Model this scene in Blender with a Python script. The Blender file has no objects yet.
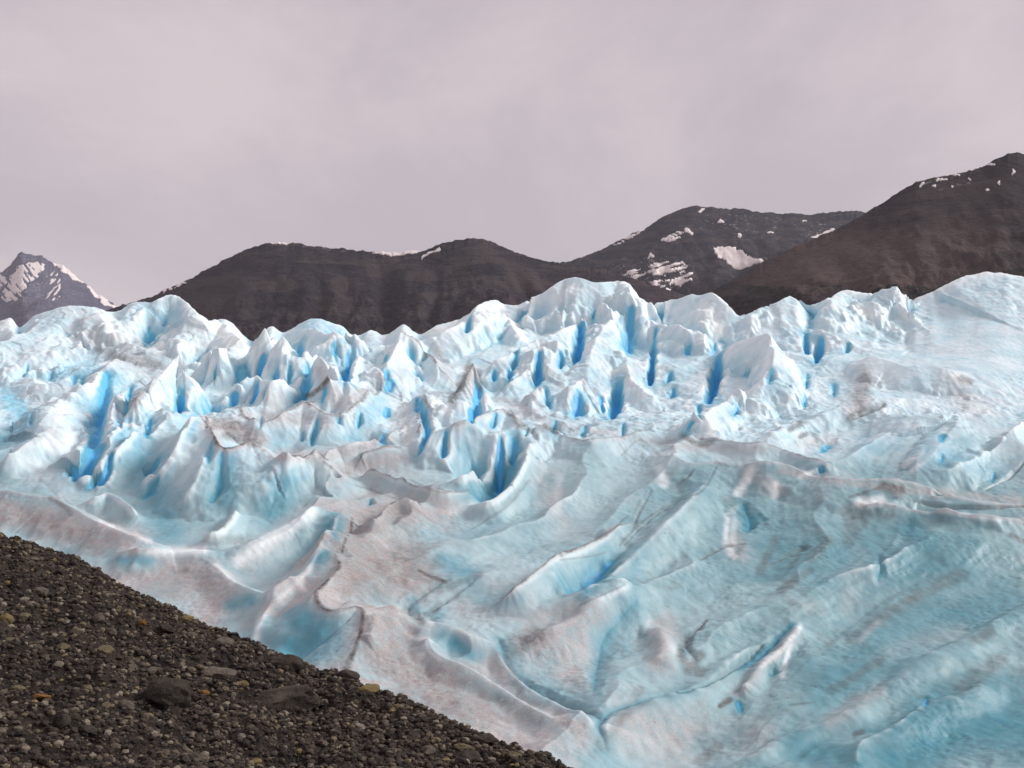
import bpy, math, random
import numpy as np
from mathutils import Vector
random.seed(7)
S = bpy.context.scene
COL = S.collection
F = 1098.0          # focal length in picture widths/1024
CX, HY = 512.0, 450.0
f32 = np.float32

# ------------------------------------------------------------------ helpers
def lin(r, g, b):
    o = []
    for c in (r, g, b):
        c /= 255.0
        o.append(c / 12.92 if c <= 0.04045 else ((c + 0.055) / 1.055) ** 2.4)
    return (*o, 1.0)

def sstep(a, b, x):
    t = np.clip((x - a) / (b - a), 0, 1)
    return t * t * (3 - 2 * t)

def hsh(ix, iy, s):
    h = (ix.astype(np.int64) * 374761393 + iy.astype(np.int64) * 668265263 + s * 1442695041) & 0xffffffff
    h = ((h ^ (h >> 13)) * 1274126177) & 0xffffffff
    h = ((h ^ (h >> 16)) * 2246822519) & 0xffffffff
    return ((h ^ (h >> 15)) & 0xffffff).astype(f32) / f32(0xffffff)

def perlin(x, y, s=0):
    x0 = np.floor(x); y0 = np.floor(y)
    fx = (x - x0).astype(f32); fy = (y - y0).astype(f32)
    ix = x0.astype(np.int64); iy = y0.astype(np.int64)
    def g(dx, dy):
        a = hsh(ix + dx, iy + dy, s) * f32(2 * math.pi)
        return np.cos(a) * (fx - dx) + np.sin(a) * (fy - dy)
    u = fx * fx * fx * (fx * (fx * 6 - 15) + 10); v = fy * fy * fy * (fy * (fy * 6 - 15) + 10)
    a = g(0, 0); b = g(1, 0); c = g(0, 1); d = g(1, 1)
    return ((a + (b - a) * u) * (1 - v) + (c + (d - c) * u) * v) * f32(1.5)

def fbm(x, y, o=4, s=0, gain=0.5):
    t = 0; a = 1.0; n = 0
    for i in range(o):
        t = t + perlin(x * 2 ** i + 17.3 * i, y * 2 ** i - 9.1 * i, s + i) * a
        n += a; a *= gain
    return t / n * 1.5

def ridged(x, y, o=3, s=0, gain=0.5):
    t = 0; a = 1.0; n = 0
    for i in range(o):
        t = t + (1 - np.abs(perlin(x * 2 ** i + 7.7 * i, y * 2 ** i + 3.1 * i, s + i)) * 1.6) * a
        n += a; a *= gain
    return t / n

def worley(x, y, s=0):
    x0 = np.floor(x).astype(np.int64); y0 = np.floor(y).astype(np.int64)
    best = np.full(x.shape, 9.0, f32); rid = np.zeros(x.shape, f32)
    for dx in (-1, 0, 1):
        for dy in (-1, 0, 1):
            cx = x0 + dx; cy = y0 + dy
            px = cx + 0.1 + 0.8 * hsh(cx, cy, s); py = cy + 0.1 + 0.8 * hsh(cx, cy, s + 91)
            d = ((px - x) ** 2 + (py - y) ** 2).astype(f32)
            m = d < best
            best = np.where(m, d, best); rid = np.where(m, hsh(cx, cy, s + 33), rid)
    return np.sqrt(best), rid

def catmull(P, n=5):
    P = np.asarray(P, float)
    if len(P) < 3:
        t = np.linspace(0, 1, n + 1)[:, None]
        return P[0] * (1 - t) + P[-1] * t
    Q = np.vstack([2 * P[0] - P[1], P, 2 * P[-1] - P[-2]])
    out = []
    for i in range(1, len(Q) - 2):
        p0, p1, p2, p3 = Q[i - 1:i + 3]
        for t in np.linspace(0, 1, n, endpoint=False):
            out.append(0.5 * (2 * p1 + (p2 - p0) * t + (2 * p0 - 5 * p1 + 4 * p2 - p3) * t * t + (3 * p1 - p0 - 3 * p2 + p3) * t ** 3))
    out.append(P[-1])
    return np.array(out)

def grid_faces(nr, nc):
    i = np.arange(nr - 1)[:, None] * nc + np.arange(nc - 1)[None, :]
    return np.stack([i, i + 1, i + nc + 1, i + nc], -1).reshape(-1, 4)

def make_mesh(name, co, quads, smooth=True):
    me = bpy.data.meshes.new(name)
    co = np.ascontiguousarray(co, f32).reshape(-1, 3)
    k = quads.shape[1]
    me.vertices.add(len(co)); me.vertices.foreach_set('co', co.ravel())
    me.loops.add(quads.size); me.loops.foreach_set('vertex_index', np.ascontiguousarray(quads, np.int32).ravel())
    me.polygons.add(len(quads))
    me.polygons.foreach_set('loop_start', np.arange(0, quads.size, k, dtype=np.int32))
    me.polygons.foreach_set('use_smooth', np.full(len(quads), smooth))
    me.update(calc_edges=True)
    return me

def compact(co, quads, *attrs):
    used = np.unique(quads)
    mp = np.full(len(co), -1, np.int64); mp[used] = np.arange(len(used))
    return (co[used], mp[quads]) + tuple(a[used] for a in attrs)

def link(name, me, mat, parent=None, **props):
    o = bpy.data.objects.new(name, me)
    COL.objects.link(o)
    if mat and me and not me.materials:
        me.materials.append(mat)
    if parent:
        o.parent = parent
    for k, v in props.items():
        o[k] = v
    return o

def color_attr(me, arr, name='mask'):
    a = me.attributes.new(name, 'FLOAT_COLOR', 'POINT')
    a.data.foreach_set('color', np.ascontiguousarray(arr, f32).ravel())

def grid_normals(P):
    du = np.gradient(P, axis=1); dv = np.gradient(P, axis=0)
    n = np.cross(du, dv)
    n /= np.linalg.norm(n, axis=-1, keepdims=True) + 1e-9
    if n[..., 2].mean() < 0: n = -n
    return n

def blur(a, r, axis):
    if r < 1: return a
    R_ = int(3 * r + .5)
    k = np.exp(-0.5 * (np.arange(-R_, R_ + 1) / r) ** 2); k /= k.sum()
    pad = [(0, 0)] * a.ndim; pad[axis] = (R_, R_)
    b = np.pad(a, pad, mode='edge')
    out = np.zeros_like(a)
    n = a.shape[axis]
    for i, w in enumerate(k):
        sl = [slice(None)] * a.ndim; sl[axis] = slice(i, i + n)
        out += f32(w) * b[tuple(sl)]
    return out

# ------------------------------------------------------------------ node helpers
class NT:
    def __init__(s, name):
        s.m = bpy.data.materials.new(name); s.m.use_nodes = True
        s.t = s.m.node_tree; s.b = s.t.nodes['Principled BSDF']
    def n(s, t, **kw):
        nd = s.t.nodes.new(t)
        for k, v in kw.items(): setattr(nd, k, v)
        return nd
    def put(s, sock, v):
        if hasattr(v, 'is_linked') or isinstance(v, bpy.types.NodeSocket): s.t.links.new(v, sock)
        else: sock.default_value = v
    def mix(s, f, a, b, mode='MIX'):
        nd = s.n('ShaderNodeMix', data_type='RGBA', blend_type=mode)
        s.put(nd.inputs[0], f); s.put(nd.inputs[6], a); s.put(nd.inputs[7], b)
        return nd.outputs[2]
    def math(s, op, a, b=0.0, clamp=False):
        nd = s.n('ShaderNodeMath', operation=op, use_clamp=clamp)
        s.put(nd.inputs[0], a); s.put(nd.inputs[1], b)
        return nd.outputs[0]
    def ramp(s, v, lo, hi, a=0.0, b=1.0, kind='SMOOTHSTEP'):
        nd = s.n('ShaderNodeMapRange', interpolation_type=kind)
        s.put(nd.inputs[0], v); s.put(nd.inputs[1], lo); s.put(nd.inputs[2], hi); s.put(nd.inputs[3], a); s.put(nd.inputs[4], b)
        return nd.outputs[0]
    def pos(s, scale=(1, 1, 1), rot=(0, 0, 0)):
        g = s.n('ShaderNodeNewGeometry'); mp = s.n('ShaderNodeMapping')
        mp.inputs['Scale'].default_value = scale; mp.inputs['Rotation'].default_value = rot
        s.t.links.new(g.outputs['Position'], mp.inputs[0])
        return mp.outputs[0]
    def noise(s, vec, scale, detail=4, rough=0.55, dist=0.0, kind='FBM'):
        nd = s.n('ShaderNodeTexNoise', noise_type=kind)
        s.t.links.new(vec, nd.inputs['Vector'])
        nd.inputs['Scale'].default_value = scale; nd.inputs['Detail'].default_value = detail
        nd.inputs['Roughness'].default_value = rough; nd.inputs['Distortion'].default_value = dist
        return nd.outputs['Fac']
    def bump(s, h, dist, strength=1.0, prev=None):
        nd = s.n('ShaderNodeBump')
        s.put(nd.inputs['Height'], h); nd.inputs['Distance'].default_value = dist; nd.inputs['Strength'].default_value = strength
        if prev: s.t.links.new(prev, nd.inputs['Normal'])
        return nd.outputs['Normal']
    def attr(s, name='mask'):
        a = s.n('ShaderNodeAttribute', attribute_name=name)
        sp = s.n('ShaderNodeSeparateColor')
        s.t.links.new(a.outputs['Color'], sp.inputs[0])
        return sp.outputs[0], sp.outputs[1], sp.outputs[2], a.outputs['Alpha']
    def done(s, color, rough=0.6, normal=None, spec=0.3):
        s.put(s.b.inputs['Base Color'], color); s.put(s.b.inputs['Roughness'], rough)
        s.put(s.b.inputs['Specular IOR Level'], spec)
        if normal: s.t.links.new(normal, s.b.inputs['Normal'])
        return s.m

# ------------------------------------------------------------------ GLACIER (one height field of ice, sculpted by strokes)
rows_spec = [(46, 870, 0), (60, 768, 130), (90, 600, 330), (130, 450, 360), (158, 382, 330), (198, 308, 350), (240, 345, 50), (330, 440, 30)]
Dk = np.array([r[0] for r in rows_spec], float); Yk = np.array([r[1] for r in rows_spec], float)
Drow = np.concatenate([[46.0]] + [np.linspace(rows_spec[i - 1][0], rows_spec[i][0], rows_spec[i][2] + 1)[1:] for i in range(1, len(rows_spec))])
# smooth base profile
Dfine = np.linspace(46, 330, 2000); Yf = np.interp(Dfine, Dk, Yk)
kk = np.exp(-0.5 * (np.arange(-60, 61) / 25.0) ** 2); kk /= kk.sum()
Yf = np.convolve(np.pad(Yf, 60, mode='reflect', reflect_type='odd'), kk, mode='valid')
Ybase = np.interp(Drow, Dfine, Yf).astype(f32)
NR = len(Drow)
UC = np.arange(-170, 1196, 1.12).astype(f32); NC = len(UC)
D2 = np.repeat(Drow.astype(f32)[:, None], NC, 1)
X2 = ((UC[None, :] - CX) / F * D2).astype(f32)
Z = ((HY - Ybase)[:, None] / F * D2).astype(f32)
YB = np.repeat(Ybase[:, None], NC, 1)
PXM = D2 / f32(F)                      # metres that one picture unit spans at this distance
upper = sstep(452, 395, YB)
right_low = sstep(560, 760, UC)[None, :] * sstep(395, 440, YB)

def yimg(): return HY - F * Z / D2
def locate(x, y):
    c = int(np.clip(round((x - UC[0]) / 1.12), 0, NC - 1))
    yy = HY - F * Z[:, c] / D2[:, c]
    idx = np.argmax(yy <= y)
    if yy[idx] > y: idx = int(np.argmin(yy))
    d = Drow[idx]
    return ((x - CX) / F * d, d)

def near_line(P, H, wmax):
    """window of the grid near a plan polyline: distance, signed depth side, height along it"""
    d0, d1 = P[:, 1].min() - wmax, P[:, 1].max() + wmax
    r0, r1 = np.searchsorted(Drow, d0), np.searchsorted(Drow, d1)
    r0 = max(0, r0 - 1); r1 = min(NR, r1 + 1)
    dn = max(P[:, 1].min() - wmax, 40)
    us = np.concatenate([CX + F * (P[:, 0] - wmax) / np.maximum(P[:, 1] - wmax * 0.3, 40), CX + F * (P[:, 0] + wmax) / np.maximum(P[:, 1] - wmax * .3, 40)])
    c0 = int(np.clip((us.min() - UC[0]) / 1.12 - 4, 0, NC)); c1 = int(np.clip((us.max() - UC[0]) / 1.12 + 4, 0, NC))
    if r1 - r0 < 2 or c1 - c0 < 2: return None
    w = (slice(r0, r1), slice(c0, c1))
    x = X2[w]; y = D2[w]
    best = np.full(x.shape, 1e9, f32); hh = np.zeros(x.shape, f32); vx = np.zeros(x.shape, f32); vy = np.zeros(x.shape, f32)
    for i in range(len(P) - 1):
        a = P[i]; b = P[i + 1]; ab = b - a; L = (ab ** 2).sum() + 1e-6
        t = np.clip(((x - a[0]) * ab[0] + (y - a[1]) * ab[1]) / L, 0, 1)
        ex = x - (a[0] + t * ab[0]); ey = y - (a[1] + t * ab[1])
        d = np.sqrt(ex * ex + ey * ey)
        m = d < best
        best = np.where(m, d, best); hh = np.where(m, H[i] + (H[i + 1] - H[i]) * t, hh)
        vx = np.where(m, ex, vx); vy = np.where(m, ey, vy)
    return w, best, vx, vy, hh

MB = np.zeros((NR, NC), f32)   # blue ice, with shade of recesses and faces painted in
MD = np.zeros((NR, NC), f32)   # dark rock dirt
MP = np.zeros((NR, NC), f32)   # pinkish silt veneer
MW = np.zeros((NR, NC), f32)   # white crust, with sunlit faces and rims painted in
labels = np.zeros((NR, NC), np.int32); part_n = [0]
WOB = fbm(X2 / 3.4, D2 / 3.4, 3, 501); WOB2 = fbm(X2 / 1.3, D2 / 1.5, 2, 531)

def ridge(pts, h, wf, wb=None, p=1.5, taper=True, part=None, lift=1.0, dirt=0.0, silt=0.0, wob=.30):
    global Z
    wb = wf * 0.7 if wb is None else wb
    my = float(np.mean([q[1] for q in pts])); gn = 1.12 + .33 * float(sstep(430, 480, my)) - .35 * float(sstep(560, 680, my) * sstep(560, 700, np.mean([q[0] for q in pts])))
    rnd = float(sstep(500, 600, my) * (.55 + .45 * sstep(560, 680, np.mean([q[0] for q in pts])))) * (.0 if dirt else 1)
    up_ = float(sstep(455, 425, my)); wf = wf * (1 + .15 * up_); wb = wb * (1 + .25 * up_); p = p * (1 - .36 * up_)
    h = [v * gn for v in h] if isinstance(h, (list, tuple)) else h * gn
    P = catmull(pts, 5)
    n = len(P); s = np.linspace(0, 1, n)
    Hpx = np.interp(s, np.linspace(0, 1, len(h)), h) if isinstance(h, (list, tuple)) else np.full(n, float(h))
    if taper: Hpx = Hpx * (np.clip(np.minimum(s, 1 - s) / 0.18, 0, 1) * 0.75 + 0.25)
    Q = np.array([locate(q[0], q[1] + hh * lift) for q, hh in zip(P, Hpx)])
    Q[:, 1] = np.convolve(np.pad(Q[:, 1], 2, mode='edge'), np.ones(5) / 5, mode='valid')
    Q[:, 0] = (P[:, 0] - CX) / F * Q[:, 1]
    m = Q[:, 1].mean() / F
    r = near_line(Q, Hpx * Q[:, 1] / F, max(wf, wb) * m * 1.25)
    if r is None: return
    w, d, vx, vy, hh = r
    side = vy / (d + 1e-4) * 0.5 + 0.5
    wid = (wf + (wb - wf) * side) * m
    t = np.clip(d * (1 + wob * WOB[w]) / wid + 0.03 * WOB2[w], 0, 1)
    prof = (1 - t) ** p * (1 - rnd) + rnd * (.5 + .5 * np.cos(math.pi * t))
    Z[w] += hh * prof
    if dirt:
        dl = sstep(0, .8, 1 - d / ((1.2 + 1.7 * np.clip(.5 + .9 * WOB[w], 0, 1.3)) * m * max(1, dirt))) * (.6 + .4 * sstep(-.35, .3, WOB2[w] + .4 * WOB[w]))
        MD[w] = np.maximum(MD[w], min(1, dirt) * dl)
    if silt:
        MP[w] = np.maximum(MP[w], silt * np.where(vy > 0, sstep(1.15, .3, d / (wb * m)), sstep(.18, .02, t)))
    if part:
        part_n[0] += 1
        labels[w] = np.where((prof > 0.30) & (hh > 0), part_n[0], labels[w])

def groove(pts, depth, w, blue=1.0, dirt=0.0, p=1.6, bw=1.5):
    """a slot or channel cut in the ice; the fresh ice it lays bare is blue"""
    global Z
    P = catmull(pts, 4)
    Q = np.array([locate(*q) for q in P])
    m = Q[:, 1].mean() / F
    n = len(Q); s = np.linspace(0, 1, n)
    sk = .25 + .6 * ((pts[0][0] * 7.31 + pts[0][1] * 3.17) % 1.0)
    H = np.clip(np.where(s < sk, .25 + .75 * s / sk, .25 + .75 * (1 - s) / (1 - sk)), 0, 1) * depth * m
    r = near_line(Q, H, w * m * 3.2)
    if r is None: return
    ww, d, vx, vy, hh = r
    hn = hh / (depth * m + 1e-6)
    wl = w * m * 1.5 * (.3 + .7 * hn)
    t = np.clip(d * (1 + 0.35 * WOB[ww] + .2 * WOB2[ww]) / wl, 0, 1)
    Z[ww] -= hh * (1 - t) ** 1.15
    k = np.clip(1 - d * (1 + .4 * WOB[ww] + .3 * WOB2[ww]) / (wl * bw * .8), 0, 1)
    hal = np.clip(1 - d * (1 + .4 * WOB[ww]) / (w * m * 3.0), 0, 1)
    MB[ww] = np.maximum(MB[ww], np.maximum(blue * k ** 1.2, .52 * blue * hal ** 1.3)); MD[ww] = np.maximum(MD[ww], dirt * k)

def cup(x, y, r, depth, blue=0.3, sx=1.0):
    global Z
    q = np.array(locate(x, y)); m = q[1] / F
    P = np.array([q - [r * m * (sx - 1), 0], q + [r * m * (sx - 1), 0.01]])
    rr = near_line(P, np.full(2, depth * m), r * m * 1.4)
    if rr is None: return
    ww, d, vx, vy, hh = rr
    t = np.clip(d * (1 + 0.3 * WOB[ww]) / (r * m), 0, 1.3)
    Z[ww] -= hh * np.clip(1 - t * t, 0, 1) ** 1.3
    MB[ww] = np.maximum(MB[ww], blue * np.clip(1 - t ** 1.5, 0, 1))


# --- broad shape: ice folds run along one direction over the whole tongue
cs, sn = 0.56, 0.82
AX = X2 * cs + D2 * sn; BX = -X2 * sn + D2 * cs          # along / across the folds
wx = fbm(X2 / 18, D2 / 18, 3, 11) * 3.4; wy = fbm(X2 / 18 + 50, D2 / 18, 3, 21) * 3.4
Z += fbm(X2 / 34, D2 / 34, 3, 3) * 1.3 * (0.4 + upper)
# long folds in the lower tongue
fold = ridged((AX + wx) / 38, (BX + wy) / 11, 1, 41)
Z += (fold - 0.4) * 1.7 * (1 - upper * 0.75) * (1 - .85 * (sstep(330, 200, UC)[None, :] * sstep(455, 500, YB)))
# cupped towers of the broken upper ice
f1, rid = worley((BX + wx) / 5.6, (AX + wy) / 7.6, 5)
crestfade = 1 - sstep(174, 190, D2) * 0.75
leftsm = sstep(980, 820, UC)[None, :]
Z += ((f1 ** 1.6) * .9 + (rid - 0.5) * .7 * np.clip(1 - f1, 0, 1)) * upper * crestfade * (0.25 + 0.75 * leftsm) * (1 - .9 * sstep(1.2, .8, np.hypot((UC[None, :] - 265) / 95, (YB - 505) / 60))) - .8 * upper

# --- ridges traced over the ice: crest points, height, front width, back width
R = ridge
# left dome and its bowl
R([(-60, 345), (0, 335), (35, 318), (75, 308), (95, 309), (120, 314)], 26, 60, 40, 1.2)
R([(95, 309), (108, 324), (122, 340), (150, 350), (176, 352)], 10, 24, 14, 1.4)
R([(128, 306), (145, 303), (160, 300), (172, 296), (184, 301), (193, 318), (188, 336), (180, 350)], [16, 22, 26, 20, 10], 26, 20, 1.3, part=1)
R([(184, 300), (200, 316), (224, 320), (240, 332), (254, 344)], 24, 40, 24, 1.2, part=1)
# left slope
R([(70, 390), (82, 390), (96, 378), (106, 366), (125, 360)], 16, 26, 14)
R([(20, 372), (40, 385), (60, 382), (80, 378)], 8, 18, 10)
R([(30, 440), (50, 408), (62, 400), (78, 390)], 20, 34, 26, 1.2)
R([(0, 462), (14, 452), (28, 442), (45, 434)], 16, 26, 16)
R([(74, 474), (92, 434), (112, 412), (122, 384)], 24, 20, 30, 1.3)
R([(120, 420), (136, 402), (152, 384), (178, 353), (184, 376), (185, 395)], [14, 26, 38, 44, 34, 16], 34, 16, 1.35, part=1)
R([(134, 432), (150, 436), (166, 420), (190, 412)], 12, 20, 14)
R([(96, 482), (110, 458), (126, 440), (136, 430)], 16, 22, 20)
R([(140, 480), (160, 474), (176, 462), (196, 430)], 14, 20, 18)
# peaks between 200 and 400
R([(203, 384), (206, 356), (210, 349), (215, 362), (216, 384)], [10, 22, 26, 20, 8], 18, 12, 1.4, part=1)
R([(216, 362), (222, 348), (230, 360)], 16, 14, 10)
R([(229, 366), (246, 350), (265, 340), (271, 352), (272, 368)], [8, 22, 32, 22, 8], 28, 14, 1.4, part=1)
R([(256, 344), (264, 331), (273, 325), (280, 335)], 14, 16, 12, part=1)
R([(276, 350), (283, 336), (292, 350), (303, 370)], [16, 32, 24, 8], 26, 16, 1.4, part=1)
R([(288, 333), (310, 320), (334, 325), (346, 328), (352, 338)], [14, 30, 34, 26, 12], 22, 18, 1.2, part=1)
R([(304, 362), (314, 342), (328, 346), (340, 350)], 16, 18, 12, 1.4)
R([(312, 370), (320, 357), (330, 370), (342, 388), (354, 402)], [14, 28, 26, 20, 8], 24, 16, 1.4, part=1)
R([(240, 386), (252, 376), (262, 378), (268, 392)], 18, 20, 12)
R([(222, 400), (232, 386), (240, 382)], 12, 14, 10)
R([(264, 396), (276, 380), (288, 386)], 16, 20, 12)
R([(304, 402), (314, 392), (328, 378), (330, 388)], [6, 12, 22, 8], 14, 10, 1.6, dirt=.9)
R([(352, 340), (372, 331), (388, 336)], 18, 26, 20, 1.2, part=1)
R([(346, 390), (356, 360), (362, 342)], 18, 22, 18)
R([(380, 400), (384, 372), (394, 348), (404, 325), (414, 334)], [12, 20, 28, 26, 10], 24, 18, 1.4, part=1)
R([(404, 326), (428, 346), (440, 366), (456, 384)], [20, 16, 12, 8], 18, 16, 1.5, dirt=.6, silt=.5)
# long dirty crest over the blue wall
R([(203, 414), (207, 424), (214, 434), (220, 446), (236, 446), (250, 440), (262, 449), (276, 462)], [10, 24, 34, 38, 38, 36, 30, 10], 70, 12, 1.15, dirt=1.5, silt=.7, wob=.08)
R([(236, 406), (247, 416), (259, 421), (276, 417), (296, 405), (306, 400), (320, 410), (336, 415), (354, 405), (376, 390), (388, 370)], 15, 30, 12, 1.3, dirt=.7, silt=.6, wob=.08)
R([(276, 463), (292, 463), (314, 458), (326, 462), (334, 470)], 24, 60, 12, 1.15, dirt=1.3, silt=.6, wob=.08)
R([(262, 449), (282, 456), (302, 460), (322, 450), (346, 445), (382, 436), (396, 430)], 9, 20, 12, 1.4, silt=.6)
# walls, lower left
R([(200, 540), (218, 530), (230, 518), (238, 507)], 12, 16, 16, 1.5, dirt=.8)
R([(205, 552), (232, 548), (252, 540), (282, 525), (308, 511), (322, 494), (330, 470)], [6, 8, 9, 10, 10, 9, 6], 40, 22, 1.4, dirt=.4, wob=.08)
R([(180, 508), (196, 480), (206, 450)], 6, 18, 18)
R([(-40, 492), (0, 490), (26, 494), (52, 497), (64, 502), (86, 515), (120, 531), (150, 541), (172, 548)], 14, 60, 24, 1.2, silt=.5)
R([(80, 504), (98, 496), (110, 492), (128, 504), (140, 520)], 10, 16, 14)
R([(118, 552), (150, 549), (190, 551), (224, 551)], 8, 26, 18, 1.3)
R([(200, 556), (216, 566), (232, 580), (262, 594), (292, 588), (312, 575), (326, 550), (338, 522), (350, 513)], [6, 8, 10, 10, 10, 12, 14, 12, 6], 30, 24, 1.5, wob=.08)
R([(252, 640), (268, 612), (284, 592), (300, 584)], 7, 14, 14, 1.4)
# pink plateau
R([(352, 516), (351, 530), (344, 544), (336, 555), (340, 562), (336, 572), (322, 585), (316, 592), (322, 606), (336, 611), (355, 606), (363, 613), (359, 640), (348, 664), (340, 690)], 20, 44, 90, 1.15, dirt=1.7, silt=.9)
R([(352, 520), (374, 520), (384, 508), (402, 498), (420, 503)], 9, 12, 14, 1.4, dirt=.9)
R([(362, 476), (372, 468), (390, 475), (404, 479), (440, 490), (470, 492)], 9, 14, 12, 1.4, dirt=.8)
R([(360, 460), (366, 451), (400, 446)], 8, 14, 10, 1.4, dirt=.8)
R([(366, 612), (400, 606), (430, 620), (470, 634), (500, 645)], 9, 34, 16, 1.3, silt=.6)
R([(372, 612), (374, 626), (366, 645)], 7, 16, 16, 1.4)
R([(430, 622), (428, 640), (440, 655), (470, 668), (505, 690), (540, 712), (580, 730)], 9, 26, 20, 1.4)
R([(500, 646), (504, 664), (522, 684), (560, 704), (600, 722), (640, 740)], 8, 26, 14, 1.3)
# centre peaks
R([(424, 334), (450, 323), (470, 314), (480, 304), (495, 300), (508, 306)], 20, 24, 20, 1.2, part=1)
R([(462, 336), (486, 318), (506, 311), (512, 326), (526, 343)], 10, 12, 10, 1.5)
R([(517, 307), (545, 293), (565, 280), (576, 278), (600, 283), (626, 282), (636, 296)], [18, 26, 34, 38, 36, 30, 14], 46, 30, 1.15, part=1)
R([(484, 372), (496, 360), (516, 350), (532, 342), (552, 335), (573, 325), (590, 322)], 18, 30, 12, 1.2)
R([(458, 394), (466, 378), (473, 363), (478, 380), (484, 392)], [6, 16, 26, 14, 6], 14, 10, 1.6, part=1, dirt=.7, silt=.6)
R([(440, 402), (462, 402), (482, 390), (492, 404)], 18, 24, 10, 1.3)
R([(556, 400), (574, 384), (584, 380), (590, 396)], 20, 24, 12, 1.3, part=1)
R([(528, 404), (538, 385), (547, 396)], 16, 18, 12, 1.4)
R([(500, 392), (516, 378), (530, 366), (540, 352)], 12, 16, 14)
R([(546, 380), (552, 356), (562, 340)], 14, 18, 16)
R([(586, 380), (592, 350), (604, 326), (626, 310), (640, 312)], [10, 18, 22, 20, 10], 26, 18, 1.3, part=1)
R([(420, 440), (426, 412), (424, 392)], 12, 16, 16)
R([(446, 432), (454, 424), (478, 416), (500, 406), (512, 412), (520, 428), (532, 432)], 24, 44, 10, 1.15, dirt=.5, silt=.4)
R([(448, 482), (474, 470), (494, 440), (502, 430)], 10, 16, 16, 1.4)
R([(470, 504), (490, 502), (512, 484), (524, 462), (532, 440)], 12, 16, 26, 1.4)
R([(520, 428), (540, 424), (556, 430), (574, 438), (600, 440), (640, 432), (660, 434)], 10, 26, 10, 1.4, dirt=.6, silt=.35)
# upper right
R([(632, 286), (641, 306), (648, 320), (640, 338)], [22, 18, 14, 8], 18, 14, 1.4)
R([(650, 330), (668, 324), (682, 326), (692, 340), (694, 356)], [8, 16, 20, 14, 6], 26, 12, 1.3)
R([(654, 305), (672, 300), (692, 294), (712, 292), (730, 308), (740, 318)], [14, 20, 26, 28, 20, 8], 30, 26, 1.2, part=1)
R([(705, 302), (698, 324), (706, 342)], 10, 12, 12, 1.4)
R([(626, 354), (630, 376), (646, 392), (664, 402)], 12, 14, 14)
R([(716, 352), (736, 341), (768, 334), (774, 350), (770, 370), (755, 386), (738, 395)], [8, 18, 28, 26, 22, 16, 6], 34, 12, 1.25, part=1)
R([(682, 424), (708, 411), (726, 398), (738, 388), (746, 400)], 16, 22, 12, 1.3)
R([(752, 316), (775, 304), (790, 297), (808, 308)], [10, 20, 24, 8], 64, 30, 1.9)
R([(812, 308), (834, 297), (844, 291), (862, 293), (874, 294)], 20, 70, 30, 2.0, part=1)
R([(872, 296), (886, 290), (897, 287), (904, 298), (908, 318)], [14, 22, 26, 18, 6], 44, 20, 1.8, part=1)
R([(912, 300), (945, 286), (966, 277), (986, 273), (1020, 277), (1100, 280)], [10, 20, 25, 26, 26, 26], 105, 60, 2.2, wob=.12)
R([(842, 362), (870, 357), (892, 361), (908, 367), (926, 365), (946, 370), (968, 374)], 12, 34, 14, 1.2)
R([(690, 420), (698, 410), (712, 426), (730, 438)], 10, 16, 12)
R([(860, 424), (890, 414), (922, 415), (950, 413), (958, 418), (944, 440), (926, 462), (908, 472)], [6, 10, 12, 14, 14, 12, 10, 6], 40, 16, 1.2)
R([(760, 440), (800, 424), (850, 404), (900, 398), (950, 402)], 8, 24, 14, 1.3)
R([(700, 436), (740, 442), (780, 446), (820, 462), (850, 474)], 8, 20, 12, 1.3, dirt=.5, silt=.35)
R([(780, 470), (830, 478), (882, 478), (922, 484), (962, 498), (1030, 505), (1100, 510)], 12, 60, 16, 1.2, silt=.45, dirt=.35)
R([(860, 506), (884, 504), (922, 510), (982, 515), (1030, 525)], 6, 26, 14, 1.3, silt=.5)
R([(660, 452), (690, 464), (720, 464), (760, 462), (790, 466)], 10, 40, 14, 1.2, silt=.25, dirt=.3)
R([(930, 470), (960, 468), (1000, 440), (1030, 420)], 8, 20, 16, 1.3)
# lower centre / lower right folds
R([(497, 603), (512, 590), (526, 578), (541, 567), (556, 555), (600, 538), (628, 520)], 13, 24, 22, 1.3, dirt=.9, silt=.5)
R([(550, 606), (590, 591), (622, 565), (650, 540), (690, 500), (718, 464)], 12, 26, 40, 1.3)
R([(520, 642), (560, 626), (596, 606), (618, 592), (636, 582)], 12, 40, 22, 1.2)
R([(620, 730), (660, 700), (700, 688), (722, 670), (768, 640)], 8, 44, 14, 1.2)
R([(740, 694), (748, 684), (762, 664), (784, 645), (800, 624)], 9, 14, 16, 1.4)
R([(660, 668), (664, 640), (656, 622)], 7, 22, 18, 1.3)
R([(730, 640), (738, 580), (752, 520), (772, 486)], 1.5, 30, 24, 1.2)
R([(820, 730), (870, 700), (930, 660), (1000, 620), (1060, 590)], 8, 36, 24, 1.2)
R([(740, 768), (780, 740), (830, 722), (880, 700)], 7, 30, 20, 1.3)
R([(860, 660), (900, 600), (950, 560), (1010, 530)], 3, 40, 30, 1.2)
R([(900, 740), (960, 700), (1030, 670)], 6, 30, 24, 1.2)

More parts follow.
